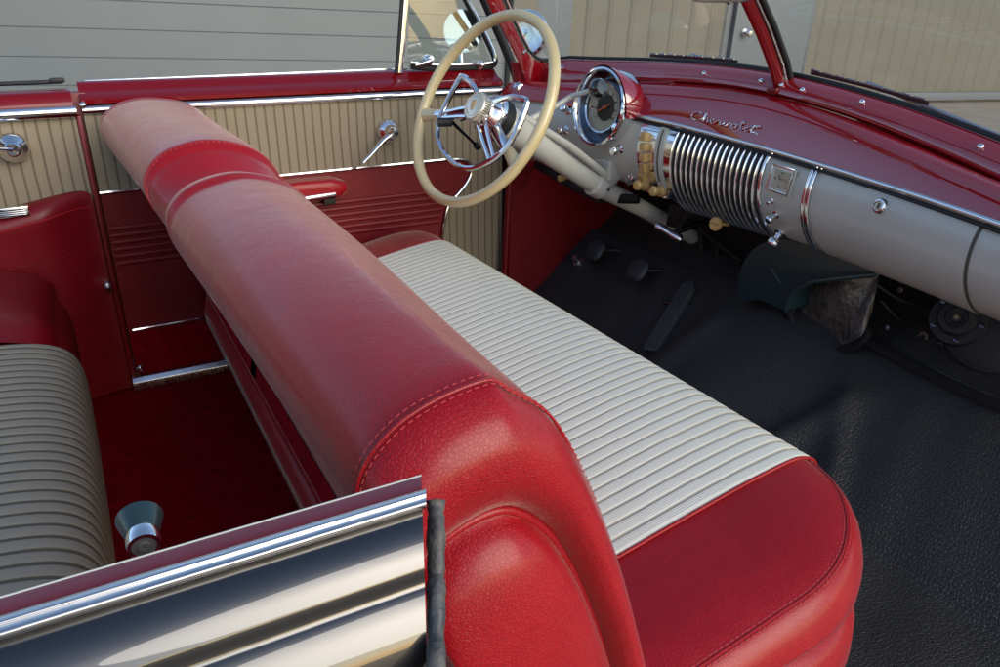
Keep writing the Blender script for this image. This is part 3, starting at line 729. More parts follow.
mb.lathe(GC, gn, [(.030, -.0176), (.0305, -.0170), (.031, -.0176)], 48)
mb.build('dial_marks', 'ink', pod)
mb = MB()
def text_mesh(body, size, o, right, up, n, name, m, parent, extrude=.0003, align='CENTER', shear=0.):
    cu_ = bpy.data.curves.new('lettering', 'FONT'); cu_.body = body; cu_.size = size; cu_.extrude = extrude; cu_.align_x = align; cu_.align_y = 'CENTER'; cu_.shear = shear
    cu_.resolution_u = 3
    t = bpy.data.objects.new('lettering', cu_); C.objects.link(t)
    bpy.context.view_layer.update()
    dg = bpy.context.evaluated_depsgraph_get(); me = bpy.data.meshes.new_from_object(t.evaluated_get(dg))
    bpy.data.objects.remove(t)
    A = Matrix((tuple(right), tuple(up), tuple(n))).transposed().to_4x4(); A.translation = Vector(o); me.transform(A)
    me.materials.clear(); me.materials.append(M[m]); ob = bpy.data.objects.new(name, me); C.objects.link(ob); put(ob, parent); return ob
for k in range(9):
    a = radians(-130+260*k/8); d = gu*cos(a)+gr*sin(a)
    text_mesh(str(20+10*k) if k else '0', .0075, GC+gn*-.0168+d*.034, gr, gu, gn, 'dial_numeral', 'ink', pod)
a = radians(62); d = gu*cos(a)+gr*sin(a)
MB().tube([GC+gn*-.013-d*.022, GC+gn*-.013, GC+gn*-.013+d*.024], [.002, .0022, .0008], 8).build('needle', 'needle', pod)
MB().lathe(GC, gn, [(.004, -.017), (.004, -.011), (.002, -.010), (0, -.010)], 16).build('needle_hub', 'needle', pod)
# red cowl behind the pod, flowing back into the dash top
rows = []
for t in np.linspace(0, 1, 16):
    x = GC[0]+.006+(1.205-GC[0])*t; r = .0925*(1-.40*t**1.6); zc_ = GC[2]+.000-.012*t
    row = []
    for a in np.linspace(-100, 100, 40):
        a_ = radians(a); row.append((x+.012*(cos(a_)-1)*0, GC[1]+r*(1+.30*t)*sin(a_), zc_+r*(1-.10*t)*cos(a_)*(1-.14*t)))
    rows.append(row)
MB().grid(rows).build('gauge_cowl', 'dashpaint', pod, angle=70)

# small controls on the dash
def knob_at(px, py, prof, m, name, parent=dash, fn=Df, y0=.5, y1=1.9, n=22, ell=1., label=None):
    y, s = locate(fn, px, py, y0, y1); p, r, d, nn = frame(fn, y, s)
    return MB().lathe(p, nn, prof, n, ell=ell).build(name, m, parent, label=label), p, r, d, nn
PULL = [(.011, -.003), (.011, .001), (.006, .004), (.0055, .012), (.009, .014), (.0105, .018), (.0105, .024), (.008, .027), (.0, .0275)]
for px, py in ((566, 111), (563, 130), (619, 129), (617, 149)): knob_at(px+3, py, PULL, 'chrome', 'pull_knob')
_, p, r, d, nn = knob_at(632, 178, [(.012, -.003), (.012, .003), (.008, .007), (0, .007)], 'chrome', 'ignition_switch')
MB().box(p+nn*.013, (.022, .012, .004), (r*.3+d*.95, nn, r*.95-d*.3)).build('ignition_key', 'chrome', dash, bevel=.0015)
for px, py, q_ in ((772, 201, .45), (776, 215, .8), (781, 233, 1.15)):
    knob_at(px, py, [(a*q_, b*q_) for a, b in PULL], 'chrome', 'pull_knob')
# radio
yr0, s0 = DL(639, 131); yr1, _ = DL(671, 140)
rad = empty('radio', (0, 0, 0), car); rad['label'] = 'radio with five yellowed push buttons and dial'
def patch(ya, yb, sa, sb, off, name, m, parent, ny=10, ns_=20, thick=.004, bevel=0):
    rows = []
    for y in np.linspace(ya, yb, ny):
        row = []
        for s in np.linspace(sa, sb, ns_):
            p, r, d, n_ = frame(Df, y, s); row.append(p+n_*off)
        rows.append(row)
    back = [[p+np.array([thick+off, 0, 0]) for p in r] for r in rows]
    mb = MB().grid(rows)
    K = len(rows[0]); R = len(rows)
    mb.grid([rows[0], back[0]]); mb.grid([rows[-1], back[-1]]); mb.grid([[r[0] for r in rows], [r[0] for r in back]]); mb.grid([[r[-1] for r in rows], [r[-1] for r in back]])
    return mb.build(name, m, parent, angle=40)
ya, sa = DL(637, 124); yb, sb = DL(668, 136)
_, se = DL(648, 196)
YA, YB = DL(638, 150)[0], DL(672, 155)[0]
patch(YA, YB, .03, .80, .004, 'radio_bezel', 'chrome', rad)
for i, (r0, r1) in enumerate(((130, 139), (140, 148.5), (149.5, 158.5), (159.5, 168), (169, 178))):
    px = 647.5-.2*i
    y, s = DL(px, (r0+r1)/2+2.5); p, r, d, nn = frame(Df, y, s)
    y2, s2 = DL(px, r1+2.5); y1_, s1_ = DL(px, r0+2.5); hgt = np.linalg.norm(Df(y2, s2)-Df(y1_, s1_))
    d_ = Df(y2, s2)-Df(y1_, s1_); d_[1] = 0; d_ /= np.linalg.norm(d_); n_b = np.cross(d_, [0, 1., 0]); n_b = n_b if n_b[0] < 0 else -n_b
    mb = MB().box(p+n_b*.009, (.021, hgt*.97, .014), (np.array([0, -1., 0]), d_, n_b))
    b_ = mb.build('push_button', 'ivory', rad, bevel=.0022, seg=3)
yp, _ = DL(660, 155)
patch(yp+.011, yp-.011, .08, .66, .0075, 'radio_dial', 'grey', rad)
p0, p1 = [frame(Df, yp-.001, s) for s in (.14, .60)]
MB().tube([frame(Df, yp-.001, s)[0]+frame(Df, yp-.001, s)[3]*.0085 for s in np.linspace(.14, .60, 10)], .0022, 6, flat=(1, .6)).build('dial_slot', 'ink', rad)
KN = [(.006, -.005), (.006, .012), (.0115, .013), (.0135, .018), (.0130, .022), (.0105, .0235), (.0100, .036), (.0115, .038), (.0115, .044), (.009, .047), (0, .048)]
for px, py in ((651, 187), (667, 193)):
    y, s = DL(px, py-2); p, r, d, nn = frame(Df, y, min(s, .80)); nn = np.array([-.93, -.05, .1]); nn /= np.linalg.norm(nn)
    k_ = MB().lathe(p, nn, KN, 28).build('tuning_knob', 'ivory', rad)
    MB().lathe(p, nn, [(.017, -.006), (.018, .003), (.016, .009), (.010, .010)], 28).build('knob_collar', 'chrome', rad)
# grille of curved chrome fins
gr_ = empty('speaker_grille', (0, 0, 0), car); gr_['label'] = 'chrome speaker grille of upright curved fins'
YG0, YG1 = DL(672, 160)[0], DL(758, 190)[0]
patch(YG0, YG1, .02, 1.0, .002, 'grille_backing', 'dark', gr_, 8, 30)
NB = 16
for k in range(NB):
    y = lerp(YG0-.004, YG1+.006, k/(NB-1)); rows = []
    for s in np.linspace(.045, 1.0, 34):
        p, r, d, nn = frame(Df, y, s); nn = np.array([nn[0], 0, nn[2]]); nn /= np.linalg.norm(nn)
        bul = .009*sin(pi*min(max((s-.045)/.955, 0), 1))**.5+.003
        a, b = .0010, .0024
        rows.append([p+r*x_+nn*h_ for x_, h_ in ((-b, 0), (-b, bul*.5), (-a, bul*.9), (0, bul), (a, bul*.9), (b, bul*.5), (b, 0))])
    MB().grid(rows, cap0=True, cap1=True).build('grille_fin', 'chrome', gr_, angle=60)
# clock panel with chrome uprights either side
def upright(y, name='chrome_upright', w_=.0035, h_=.007, s0=.03, s1=1.):
    rows = []
    for s in np.linspace(s0, s1, 30):
        p, r, d, nn = frame(Df, y, s)
        rows.append([p+r*a+nn*b for a, b in ((-w_, -.001), (-w_, h_*.7), (-w_*.4, h_), (w_*.4, h_), (w_, h_*.7), (w_, -.001))])
    return MB().grid(rows, cap0=True, cap1=True).build(name, 'chrome', dash, angle=50)
yl, yr_ = DL(762, 190)[0], DL(806, 205)[0]
upright(yl+.004); upright(yr_+.0045); upright(yr_-.0055)
ck = empty('dash_clock', (0, 0, 0), car); ck['label'] = 'small square clock with a red hand'
yc, sc_ = DL(783, 180); p, r, d, nn = frame(Df, yc, sc_)
MB().box(p+nn*.003, (.060, .050, .006), (r, d, nn)).build('clock_frame', 'lgrey', ck, bevel=.002)
mb = MB()
for a, b, w1, h1 in ((0, -.0225, .056, .003), (0, .0225, .056, .003), (-.0265, 0, .003, .048), (.0265, 0, .003, .048)): mb.box(p+nn*.0065+r*a+d*b, (w1, h1, .004), (r, d, nn))
mb.build('clock_trim', 'chrome', ck, bevel=.0008)
MB().box(p+nn*.0065+r*.002, (.038, .032, .002), (r, d, nn)).build('clock_dial', 'dial', ck)
for hnum, (a, b) in {'12': (0, -.012), '3': (.014, 0), '6': (0, .012), '9': (-.014, 0)}.items():
    text_mesh(hnum, .006, p+nn*.0078+r*(a+.002)+d*b, r, -d, nn, 'clock_numeral', 'ink', ck)
MB().tube([p+nn*.0085, p+nn*.0085+r*.014-d*.003], [.0009, .0005], 6).build('clock_hand', 'needle', ck)
MB().tube([p+nn*.0083, p+nn*.0083-d*.008-r*.004], [.0009, .0005], 6).build('clock_hand', 'ink', ck)
# lower switch plate outline
y0_, s0_ = DL(785, 222)
# glovebox door
yl, sl0 = DL(812, 215); GY0 = yl; GY1 = DL(974, 240)[0]
patch(GY0-.004, GY1, .035, .985, .0035, 'glovebox_door', 'grey', dash, 20, 36, thick=.004)
rows = []
pts = []
for s in np.linspace(.035, .985, 30):
    p, r, d, nn = frame(Df, GY1-.0025, s); pts.append(p+nn*.0012)
MB().tube(pts, .0016, 6).build('door_gap', 'ink', dash)
o, p, r, d, nn = knob_at(883, 207, [(.0125, 0), (.0125, .008), (.0105, .011), (.0085, .0115), (.0080, .010), (.0, .010)], 'chrome', 'glovebox_lock')
MB().box(p+nn*.0110, (.0016, .009, .002), (r, d, nn)).build('keyhole', 'ink', dash)
# choke pull under the grille
q = at(716, 224, 'x', 1.155)
ch = MB().lathe(q, (-.9, -.1, .15), [(.004, -.04), (.004, -.006), (.010, -.006), (.0145, -.002), (.0150, .003), (.013, .006), (0, .0065)], 26).build('choke_knob', 'ivory', car, label='round yellowed choke knob')
nn = np.array([-.9, -.1, .15]); nn /= np.linalg.norm(nn); r_ = np.cross(nn, [0, 0, 1.]); r_ /= np.linalg.norm(r_); r_ = r_ if r_[1] < 0 else -r_; u_ = np.cross(nn, r_); u_ = u_ if u_[2] > 0 else -u_
text_mesh('CHOKE', .006, q+nn*.0066, r_, u_, nn, 'knob_lettering', 'ink', ch, .0001)
# script on the red dash top
ex = []
ya_, ta_ = locate(Uf, 691, 119, 1.0, 1.4); yb_, tb_ = locate(Uf, 759, 134.5, .95, 1.3)
A0 = Uf(ya_, ta_); A1 = Uf(yb_, tb_)
STROKES = [
 [(1.35,1.55),(1.1,1.85),(.6,1.8),(.15,1.3),(0,.7),(.2,.15),(.7,0),(1.3,.25),(1.75,.9),(1.95,1.7),(1.8,1.9),(1.7,1.4),(1.75,.05),(1.95,.75),(2.2,.9),(2.3,.6),(2.3,.1),(2.55,.15),(2.95,.45),(3.1,.85),(2.85,.95),(2.7,.55),(2.85,.1),(3.2,.05),(3.6,.7),(3.75,.95),(3.75,.8),(4.05,.85),(4.0,.2),(4.2,.05),(4.5,.4),(4.6,.95),(4.65,.15),(4.95,.1),(5.15,.9),(5.45,.85),(5.35,.6)],
 [(6.0,.9),(5.7,.75),(5.65,.3),(5.9,.02),(6.2,.25),(6.25,.7),(6.0,.9),(6.3,.8),(6.7,.9),(7.05,1.6),(7.0,1.9),(6.8,1.7),(6.8,.4),(7.0,.05),(7.4,.4),(7.7,.8),(7.55,.95),(7.4,.55),(7.5,.1),(7.9,.05),(8.3,.8),(8.5,1.7)],
 [(8.45,1.7),(8.25,.5),(8.4,.05),(8.8,.15),(9.3,-.1)], [(7.95,1.15),(8.9,1.25)],
 [(8.9,1.3),(9.15,1.55),(8.9,1.75),(8.6,1.5)]]
def emb(u, v):
    q = lerp(A0, A1, u/9.3); y = q[1]; t = lerp(ta_, tb_, u/9.3)+v*.040; P_, r, d, n_ = frame(Uf, y, t); return P_+n_*.0020
mb = MB()
for st in STROKES: mb.tube([emb(p[0], p[1]) for p in crv([np.array(p) for p in st], 4)], .0014, 6)
mb.build('script_emblem', 'chrome', dash)

# ================================================================== WINDSCREEN
wf = empty('windshield', (0, 0, 0), car)
# lower garnish moulding following the glass, with its left-hand corner turning up the pillar
inner = [np.array([Gf(y)[0], y, Gf(y)[1]]) for y in np.linspace(.24, 1.78, 60)]
outer = [np.array([GBf(y)[0], y, GBf(y)[1]]) for y in np.linspace(.24, 1.78, 60)]
for (a, b) in [((548, 62), (545, 88)), ((541, 61.5), (535, 88)), ((536, 59), (528, 84)), ((529, 52), (520, 64)), ((522, 39), (510, 45)), ((516, 26), (501, 27)), ((509, 11), (493, 13)), ((503, -3), (486, -3)), ((495, -25), (476, -25))]:
    yy = np.interp(a[1], [-25, 62], [1.86, 1.845]); inner.append(at(a[0], a[1], 'y', yy)); outer.append(at(b[0], b[1], 'y', yy+.02))
rows = []
for a, b in zip(inner, outer):
    n_ = np.array([-.6, -.15, .55]); m_ = (a+b)/2
    rows.append([b+np.array([.01, 0, -.006]), b, b+n_*.006, lerp(b, a, .10)+n_*.011, lerp(b, a, .3)+n_*.0145, lerp(b, a, .5)+n_*.0155, lerp(b, a, .75)+n_*.013, lerp(b, a, .92)+n_*.008, a, a+np.array([.012, 0, -.004])])
MB().grid(rows).build('lower_moulding', 'dashpaint', wf, angle=60)
seal = [a+np.array([-.002, 0, .004]) for a in inner]
MB().tube(seal, .0055, 8).build('glass_seal', 'rubber', wf)
MB().tube([a+np.array([-.005, 0, .001]) for a in inner], .0022, 6).build('glass_bead', 'dullchrome', wf)
for px, py in ((522, 51), (565, 70), (707, 75.5), (763, 83), (782, 87), (801, 91), (863, 107), (976, 146)):
    k = min(range(len(rows)*9), key=lambda i: (proj(rows[i//9][1+i % 9])[0]-px)**2+(proj(rows[i//9][1+i % 9])[1]-py)**2); P_ = np.array(rows[k//9][1+k % 9])
    y = P_[1]; P_ = P_+np.array([-.002, -.0005, .002])
    MB().lathe(P_, (-.7, -.15, .6), [(.0048, -.003), (.0048, .001), (.003, .003), (0, .0035)], 14).build('screw', 'chrome', wf)
# centre divider
dv = [np.array([1.225, 1.112, .845]), np.array([1.20, 1.112, .893]), np.array([1.155, 1.112, .955]), np.array([1.10, 1.112, 1.02]), np.array([1.03, 1.112, 1.10]), np.array([.97, 1.112, 1.17])]
dvr = []
for i, q in enumerate(dv):
    w_ = .0095 if i else .013
    dvr.append([q+np.array([.02, -w_, .012]), q+np.array([0, -w_, -.002]), q+np.array([-.012, -w_*.6, -.010]), q+np.array([-.015, 0, -.012]), q+np.array([-.012, w_*.6, -.010]), q+np.array([0, w_, -.002]), q+np.array([.02, w_, .012])])
MB().grid(dvr, cap0=True, cap1=True).build('centre_divider', 'paint', wf, angle=50)
MB().tube([q+np.array([.012, -.0145, .006]) for q in dv], .005, 8).build('glass_seal', 'rubber', wf)
MB().tube([q+np.array([.004, -.012, .0]) for q in dv], .0028, 8).build('glass_bead', 'dullchrome', wf)
p = np.array([1.218, 1.112, .848]); MB().box(p+np.array([-.012, 0, -.002]), (.026, .028, .014)).build('divider_foot', 'paint', wf, bevel=.006, seg=3)
for (ya, yb) in ((.24, 1.105), (1.118, 1.87)):
    rows = []
    for y in np.linspace(ya, yb, 24):
        gx, gz_ = Gf(y); rows.append([(gx-.26*t, y-(y-1.12)*.03*t, gz_+.31*t+.0) for t in np.linspace(-.01, 1, 6)])
    pane = MB().grid(rows); pane.build('pane', 'glass', wf, angle=80)
MB().tube([np.array([Gf(y)[0]-.262, y-(y-1.12)*.03, Gf(y)[1]+.314]) for y in np.linspace(.28, 1.86, 30)], .016, 12, flat=(.8, 1.2)).build('header_rail', 'paint', wf)
# oval sticker on the glass
def on_glass(px, py):
    best = None
    for y in np.linspace(1.2, 1.87, 400):
        gx, gz_ = Gf(y)
        # intersection with the line gx-.26t, gz+.31t at this y
        for t in np.linspace(0, .3, 60):
            q = np.array([gx-.26*t, y-(y-1.12)*.03*t, gz_+.31*t]); e = proj(q); d = (e[0]-px)**2+(e[1]-py)**2
            if best is None or d < best[0]: best = (d, q)
    return best[1]
q = on_glass(554, 53); gn2 = np.array([-.76, -.12, -.64]); gn2 /= np.linalg.norm(gn2)
uu = np.array([0, 1., 0]); vv = np.cross(gn2, uu)
ringp = [q+gn2*.003+uu*.024*cos(a)+vv*.014*sin(a) for a in np.linspace(0, 2*pi, 40, endpoint=False)]
MB().tube(ringp, .0022, 6, closed=True, flat=(.3, 1.2), up=gn2).build('window_sticker', 'purple', wf)
# wipers outside the glass
def wiper(pa, pb, arm):
    a = at(*pa, 'x', 1.262); b = at(*pb, 'x', 1.262)
    wpr = empty('wiper', (0, 0, 0), car); off = np.array([.006, 0, .010])
    MB().tube([a+off, lerp(a, b, .5)+off+np.array([.004, 0, .002]), b+off], .0028, 8, flat=(1.3, .6)).build('wiper_blade', 'rubber', wpr)
    mb = MB()
    for k in range(9):
        c_ = lerp(a, b, .06+.88*k/8)+off+np.array([-.004, 0, .006]); dd_ = (b-a)/np.linalg.norm(b-a)
        mb.tube([c_-dd_*.012, c_+dd_*.010], .0015, 6)
    mb.build('blade_holder', 'dullchrome', wpr)
    MB().tube([lerp(a, b, .5)+off+np.array([0, 0, .008]), lerp(a, b, arm)+off+np.array([.05, 0, -.03])], .0035, 8).build('wiper_arm', 'dullchrome', wpr)
wiper((808, 78), (925, 110), 1.4)
wiper((648, 60), (735, 67), 1.5)
# inside mirror, its lower edge just in view
q = at(722, -13, 'y', 1.10)
MB().grid([[q+np.array([.006*c2, .0+(.085+.0)*u, .025*s2*(1-abs(u)**6*.4)]) for c2, s2 in [(cos(a), sin(a)) for a in np.linspace(0, 2*pi, 20, endpoint=False)]] for u in np.linspace(-1, 1, 15)], cu=True, cap0=True, cap1=True).build('rear_view_mirror', 'dullchrome', car, angle=60)
MB().lathe(at(729, 1, 'y', 1.10), (0, 0, -1), [(.006, -.01), (.006, .003), (.003, .006), (0, .006)], 14).build('mirror_knob', 'chrome', bpy.data.objects['rear_view_mirror'])

# bonnet falling away in front of the glass
rows = []
for x in np.linspace(1.262, 2.6, 20):
    t = (x-1.262)/1.34
    rows.append([(x, y, .80-.05*sstep(0, .15, t)-.26*t-.16*abs((y-1.12)/.86)**2.4) for y in np.linspace(.26, 1.98, 30)])
MB().grid(rows).build('bonnet', 'black', car, angle=80)

# ================================================================== pillar and kick panel
q0 = at(505, 40, 'y', 1.93)
MB().tube(crv([at(520, 112, 'y', 1.915), at(517, 80, 'y', 1.92), at(507, 52, 'y', 1.93), at(494, 22, 'y', 1.93), at(481, -8, 'y', 1.93)], 5), .013, 10, flat=(1, .8)).build('pillar_seal', 'rubber', car)
pts_o = [at(x, y, 'y', 1.885) for x, y in ((515, 62), (519, 85), (526, 112), (538, 112), (541, 88), (533, 76), (522, 62))]
MB().prism(pts_o, (0, .03, 0)).build('pillar_trim', 'leather', car, bevel=.005, seg=3)
MB().prism([(x, 1.875, z) for x, z in ((1.055, .765), (1.54, .80), (1.54, .50), (1.30, .325), (1.142, .205), (1.10, .16), (1.04, .16))], (0, .02, 0)).build('kick_panel', 'vinyl', car, smooth=False)
MB().tube([(1.052, 1.885, .76), (1.052, 1.885, .58), (1.038, 1.885, .35), (1.030, 1.885, .17)], .010, 10).build('door_welt', 'vinyl', car)
MB().lathe(at(519, 88, 'y', 1.865), (-.3, -1, .1), [(.016, -.015), (.016, .004), (.010, .009), (.009, .018), (.013, .021), (.010, .027), (0, .028)], 20).build('door_bumper', 'chrome', car)

# ================================================================== STEERING
sw = empty('steering_wheel', (0, 0, 0), car); sw['label'] = 'cream steering wheel with chrome horn ring'
a_, e_ = .17, .48
HUB = np.array([.792, 1.555, .788]); WN = np.array([-cos(e_)*cos(a_), -cos(e_)*sin(a_), sin(e_)])
E1 = np.cross(WN, [0, 0, 1.]); E1 /= np.linalg.norm(E1); E1 = E1 if E1[1] < 0 else -E1
E2 = np.cross(WN, E1); E2 = E2 if E2[2] > 0 else -E2
def Wp(u, v, h=0.): return HUB+E1*u+E2*v+WN*h
RW = .213
def wheelrim():
    rows = []; n = 120
    for k in range(n):
        a = 2*pi*k/n; d = E1*cos(a)+E2*sin(a); row = []
        for j in range(14):
            b = 2*pi*j/14; rr = .0118*(1+.0*cos(3*b))
            row.append(HUB+d*(RW+rr*cos(b))+WN*rr*sin(b)*1.1)
        rows.append(row)
    return MB().grid(rows, cu=True, cv=True)
wheelrim().build('wheel_rim', 'cream', sw, angle=80)
HC = (.035, -.012)
for (u1, v1) in ((-.207, -.036), (.187, -.104)):
    t = np.array([u1, v1])-np.array(HC); L = np.linalg.norm(t); t /= L
    f = lambda q: np.array(HC)+t*q
    a1, a2, a3 = f(L-.058), f(L-.03), f(L)
    MB().tube([Wp(*a1, .0), Wp(*f(L-.045), .0), Wp(*a2, .0), Wp(*a3, 0)], [.009, .0105, .0115, .014], 14, flat=(.75, 1.25), up=WN).build('rim_spoke', 'cream', sw)
    MB().tube([Wp(*f(.02), .0), Wp(*f(L*.4), .002), Wp(*f(L-.055), .002)], [.013, .011, .0095], 12, flat=(.6, 1.3), up=WN).build('chrome_spoke', 'chrome', sw)
hp = [(.02, .015, .03), (-.012, .036, .026), (-.045, .050, .022), (-.083, .060, .018), (-.090, .050, .018), (-.100, .015, .018), (-.106, -.025, .018), (-.104, -.055, .018), (-.088, -.085, .018), (-.055, -.110, .018), (-.013, -.127, .018), (.03, -.136, .018), (.066, -.134, .018), (.10, -.122, .018), (.135, -.098, .018), (.156, -.070, .018), (.166, -.035, .018), (.168, .002, .018), (.166, .022, .018), (.158, .027, .019), (.124, .028, .024), (.085, .014, .028), (.06, .002, .03)]
MB().tube([Wp(*p) for p in crv([np.array(p) for p in hp], 4)], .0085, 8, flat=(.8, .75), up=WN).build('horn_ring', 'chrome', sw)
for (u1, v1) in ((-.106, -.035), (.125, -.107)):
    d = np.array([u1, v1])-np.array(HC); nrm = np.array([-d[1], d[0]])/np.linalg.norm(d)
    for s_ in (-1, 1):
        a = np.array(HC)+nrm*.012*s_; b = np.array([u1, v1])+nrm*.006*s_
        MB().tube([Wp(*a, .028), Wp(*lerp(a, b, .5), .026), Wp(*b, .018)], .0042, 8, flat=(.6, 1.1), up=WN).build('horn_spoke', 'chrome', sw)
    MB().box(Wp(u1*.5+HC[0]*.5, v1*.5+HC[1]*.5, .018), (.085, .018, .006), (E1*(d/np.linalg.norm(d))[0]+E2*(d/np.linalg.norm(d))[1], E1*nrm[0]+E2*nrm[1], WN)).build('spoke_inlay', 'vinyl', sw)
HO = Wp(HC[0]+.008, HC[1]+.002, 0)
MB().lathe(HO, WN, [(.045, -.012), (.046, .0), (.043, .010), (.034, .018), (.030, .026), (.031, .030), (.032, .040)], 40).build('wheel_hub', 'chrome', sw)
M['hubcap'] = mat('clear_horn_cap', (.72, .66, .50), .16, metal=.55, coat=1., coat_r=.03)
hcap = MB().lathe(HO, WN, [(.031, .030), (.0325, .034), (.0325, .046), (.031, .050), (.0285, .0515), (.027, .0505), (.020, .0515), (.010, .0535), (0, .054)], 48).build('horn_cap', 'hubcap', sw)
mb = MB()
for k in range(36):
    a = 2*pi*k/36; d = E1*cos(a)+E2*sin(a); mb.tube([HO+d*.0328+WN*.036, HO+d*.0328+WN*.047], .0009, 5)
mb.build('cap_flutes', 'dullchrome', sw)
# emblem plate on the cap
mb = MB().lathe(HO, WN, [(.022, .0512), (.0225, .0520), (.0230, .0512)], 40)
sh = [(-.007, .010), (0, .012), (.007, .010), (.0075, 0), (.004, -.008), (0, -.012), (-.004, -.008), (-.0075, 0)]
mb.prism([HO+E1*u+E2*v+WN*.0535 for u, v in sh], WN*.0012)
mb.build('cap_emblem', 'ivory', sw)
# column
CA = HO-WN*.005; CB = at(600, 187, 'y', 1.535); CCp = at(672, 224, 'y', 1.52)
cax = CCp-CA; cax /= np.linalg.norm(cax)
col = MB().tube([CA-WN*.02*0+cax*.02, CA+cax*.12, lerp(CA, CB, .7), CB, lerp(CB, CCp, .6), CCp+cax*.12], [.033, .030, .0255, .0245, .0215, .0215], 28).build('steering_column', 'lgrey', car, label='light grey steering column')
MB().lathe(CA, cax, [(.044, .002), (.046, .012), (.046, .026), (.036, .034)], 36).build('column_collar', 'rubber', col)
MB().lathe(CA, cax, [(.040, .034), (.041, .040), (.040, .050), (.032, .10)], 36).build('column_collar', 'lgrey', col)
up_ = np.array([.25, -.55, .8]); up_ -= cax*(up_@cax); up_ /= np.linalg.norm(up_)
MB().tube([CA+cax*.06+up_*.036, CA+cax*.2+up_*.036, CB+cax*.0+up_*.034, CB+cax*.02+up_*.034], .0085, 12).build('shift_rod', 'lgrey', col)
MB().lathe(CB+cax*-.010, cax, [(.027, -.018), (.031, -.014), (.031, .014), (.027, .018)], 32).build('column_clamp', 'lgrey', col)
MB().box(CB+up_*.036+np.array([.0, 0, .0]), (.030, .030, .03), (cax, np.cross(cax, up_), up_)).build('clamp_bracket', 'lgrey', col, bevel=.006, seg=3)
for s_ in (-1, 1):
    MB().lathe(CB+up_*.02+np.cross(cax, up_)*.026*s_, np.cross(cax, up_)*s_, [(.005, -.004), (.005, .003), (0, .004)], 6).build('clamp_bolt', 'chrome', col, smooth=False)
MB().box(CB+np.array([.02, -.005, .045]), (.05, .07, .05)).build('column_bracket', 'grey', col, bevel=.008, seg=3)
# gear lever
g0 = CA+cax*.07; g1 = at(572, 96, 'x', .99); g2 = at(596, 89, 'x', 1.0)
gl_ = MB().tube([g0, lerp(g0, g1, .12)+np.array([0, 0, .008]), lerp(g0, g1, .6), g1, g2], [.009, .0085, .007, .006, .0055], 12).build('gear_lever', 'lgrey', car)
gd = (g2-g1)/np.linalg.norm(g2-g1)
MB().lathe(g2, gd, [(.007, -.014), (.014, -.010), (.019, -.001), (.0205, .007), (.0195, .015), (.015, .021), (.0, .022)], 30).build('lever_knob', 'bakelite', gl_)
# turn signal lever
t0 = at(452, 122, 'y', 1.60); t1 = at(477, 146, 'y', 1.68)
ts_ = MB().tube([t0, lerp(t0, t1, .6), t1], [.0045, .0035, .0035], 10).build('signal_lever', 'darkchrome', car)
td = (t1-t0)/np.linalg.norm(t1-t0)
MB().lathe(t1, td, [(.004, -.010), (.007, -.008), (.0085, 0), (.0085, .006), (.006, .010), (0, .011)], 20).build('lever_knob', 'rubber', ts_)
MB().tube([t0, t0+np.array([-.03, .01, .0])], .010, 12).build('lever_boss', 'rubber', ts_)

# ================================================================== PEDALS, BRAKE, HEATER
def on_toe(px, py, off=0.):
    d = ray(px, py); a = .81; z0 = .14+off; x0 = 1.055; t = (z0-a*x0-EYE[2])/(d[2]-a*d[0]); return EYE+d*t
tn = np.array([-.63, 0, .777])
def pad(c0, ax_u, ax_v, nn_, w_, h_, name, m='pedalrub'):
    P = [(cos(a), sin(a)) for a in np.linspace(0, 2*pi, 28, endpoint=False)]
    sg = lambda v, e: math.copysign(abs(v)**e, v)
    rows = []
    for f, h in ((.92, -.008), (1., -.004), (1., .002), (.93, .005), (.5, .0065), (.02, .007)):
        rows.append([c0+ax_u*w_/2*f*sg(a, .6)+ax_v*h_/2*f*sg(b, .6)+nn_*h for a, b in P])
    return MB().grid(rows, cu=True, cap0=True, cap1=True).build(name, m, car, angle=50)
pn = np.array([-.80, -.05, .60]); pn /= np.linalg.norm(pn); pu = np.array([0, -1., 0]); pv = np.cross(pn, pu); pv = pv if pv[2] > 0 else -pv
for (px, py, nm) in ((595, 250, 'clutch_pedal'), (637, 270, 'brake_pedal')):
    c0 = at(px, py, 'x', 1.25); o = pad(c0, pu, pv, pn, .068, .062, nm)
    mb = MB()
    for k in range(7): mb.tube([c0+pu*(-.024)+pv*(-.022+.0073*k)+pn*.0068, c0+pu*.024+pv*(-.022+.0073*k)+pn*.0068], .0013, 5)
    mb.build('pedal_tread', 'pedalrub', o)
    q = c0-pn*.006
    MB().tube([q, q+np.array([.05, -.03, .004]), q+np.array([.10, -.05, -.03])], .007, 10).build('pedal_arm', 'rubber', o)
    MB().lathe(q+np.array([.09, -.045, -.03]), tn, [(.020, 0), (.022, .006), (.012, .012), (0, .012)], 20).build('pedal_boot', 'rubber', o)
ga = on_toe(650, 352, .018); gb = on_toe(691, 283, .018); gdv = gb-ga; gl2 = np.linalg.norm(gdv); gdv /= gl2; gw = np.cross(gdv, tn); gw /= np.linalg.norm(gw)
P = rrect(-.022, .022, 0, gl2, (.012, .020, .020, .012), 6)
rows = []
for f, h in ((1., -.006), (1., .004), (.94, .007)): rows.append([ga+gw*x*f+gdv*(gl2/2+(y-gl2/2)*(f*.02+.98))+tn*h for x, y in P])
gp = MB().grid(rows, cu=True, cap0=True, cap1=True).build('gas_pedal', 'pedalrub', car, angle=40)
mb = MB()
for k in range(7): mb.tube([ga+gw*(-.015+.005*k)+gdv*.012+tn*.008, ga+gw*(-.015+.005*k)+gdv*(gl2-.014)+tn*.008], .0013, 5)
mb.build('pedal_tread', 'pedalrub', gp)
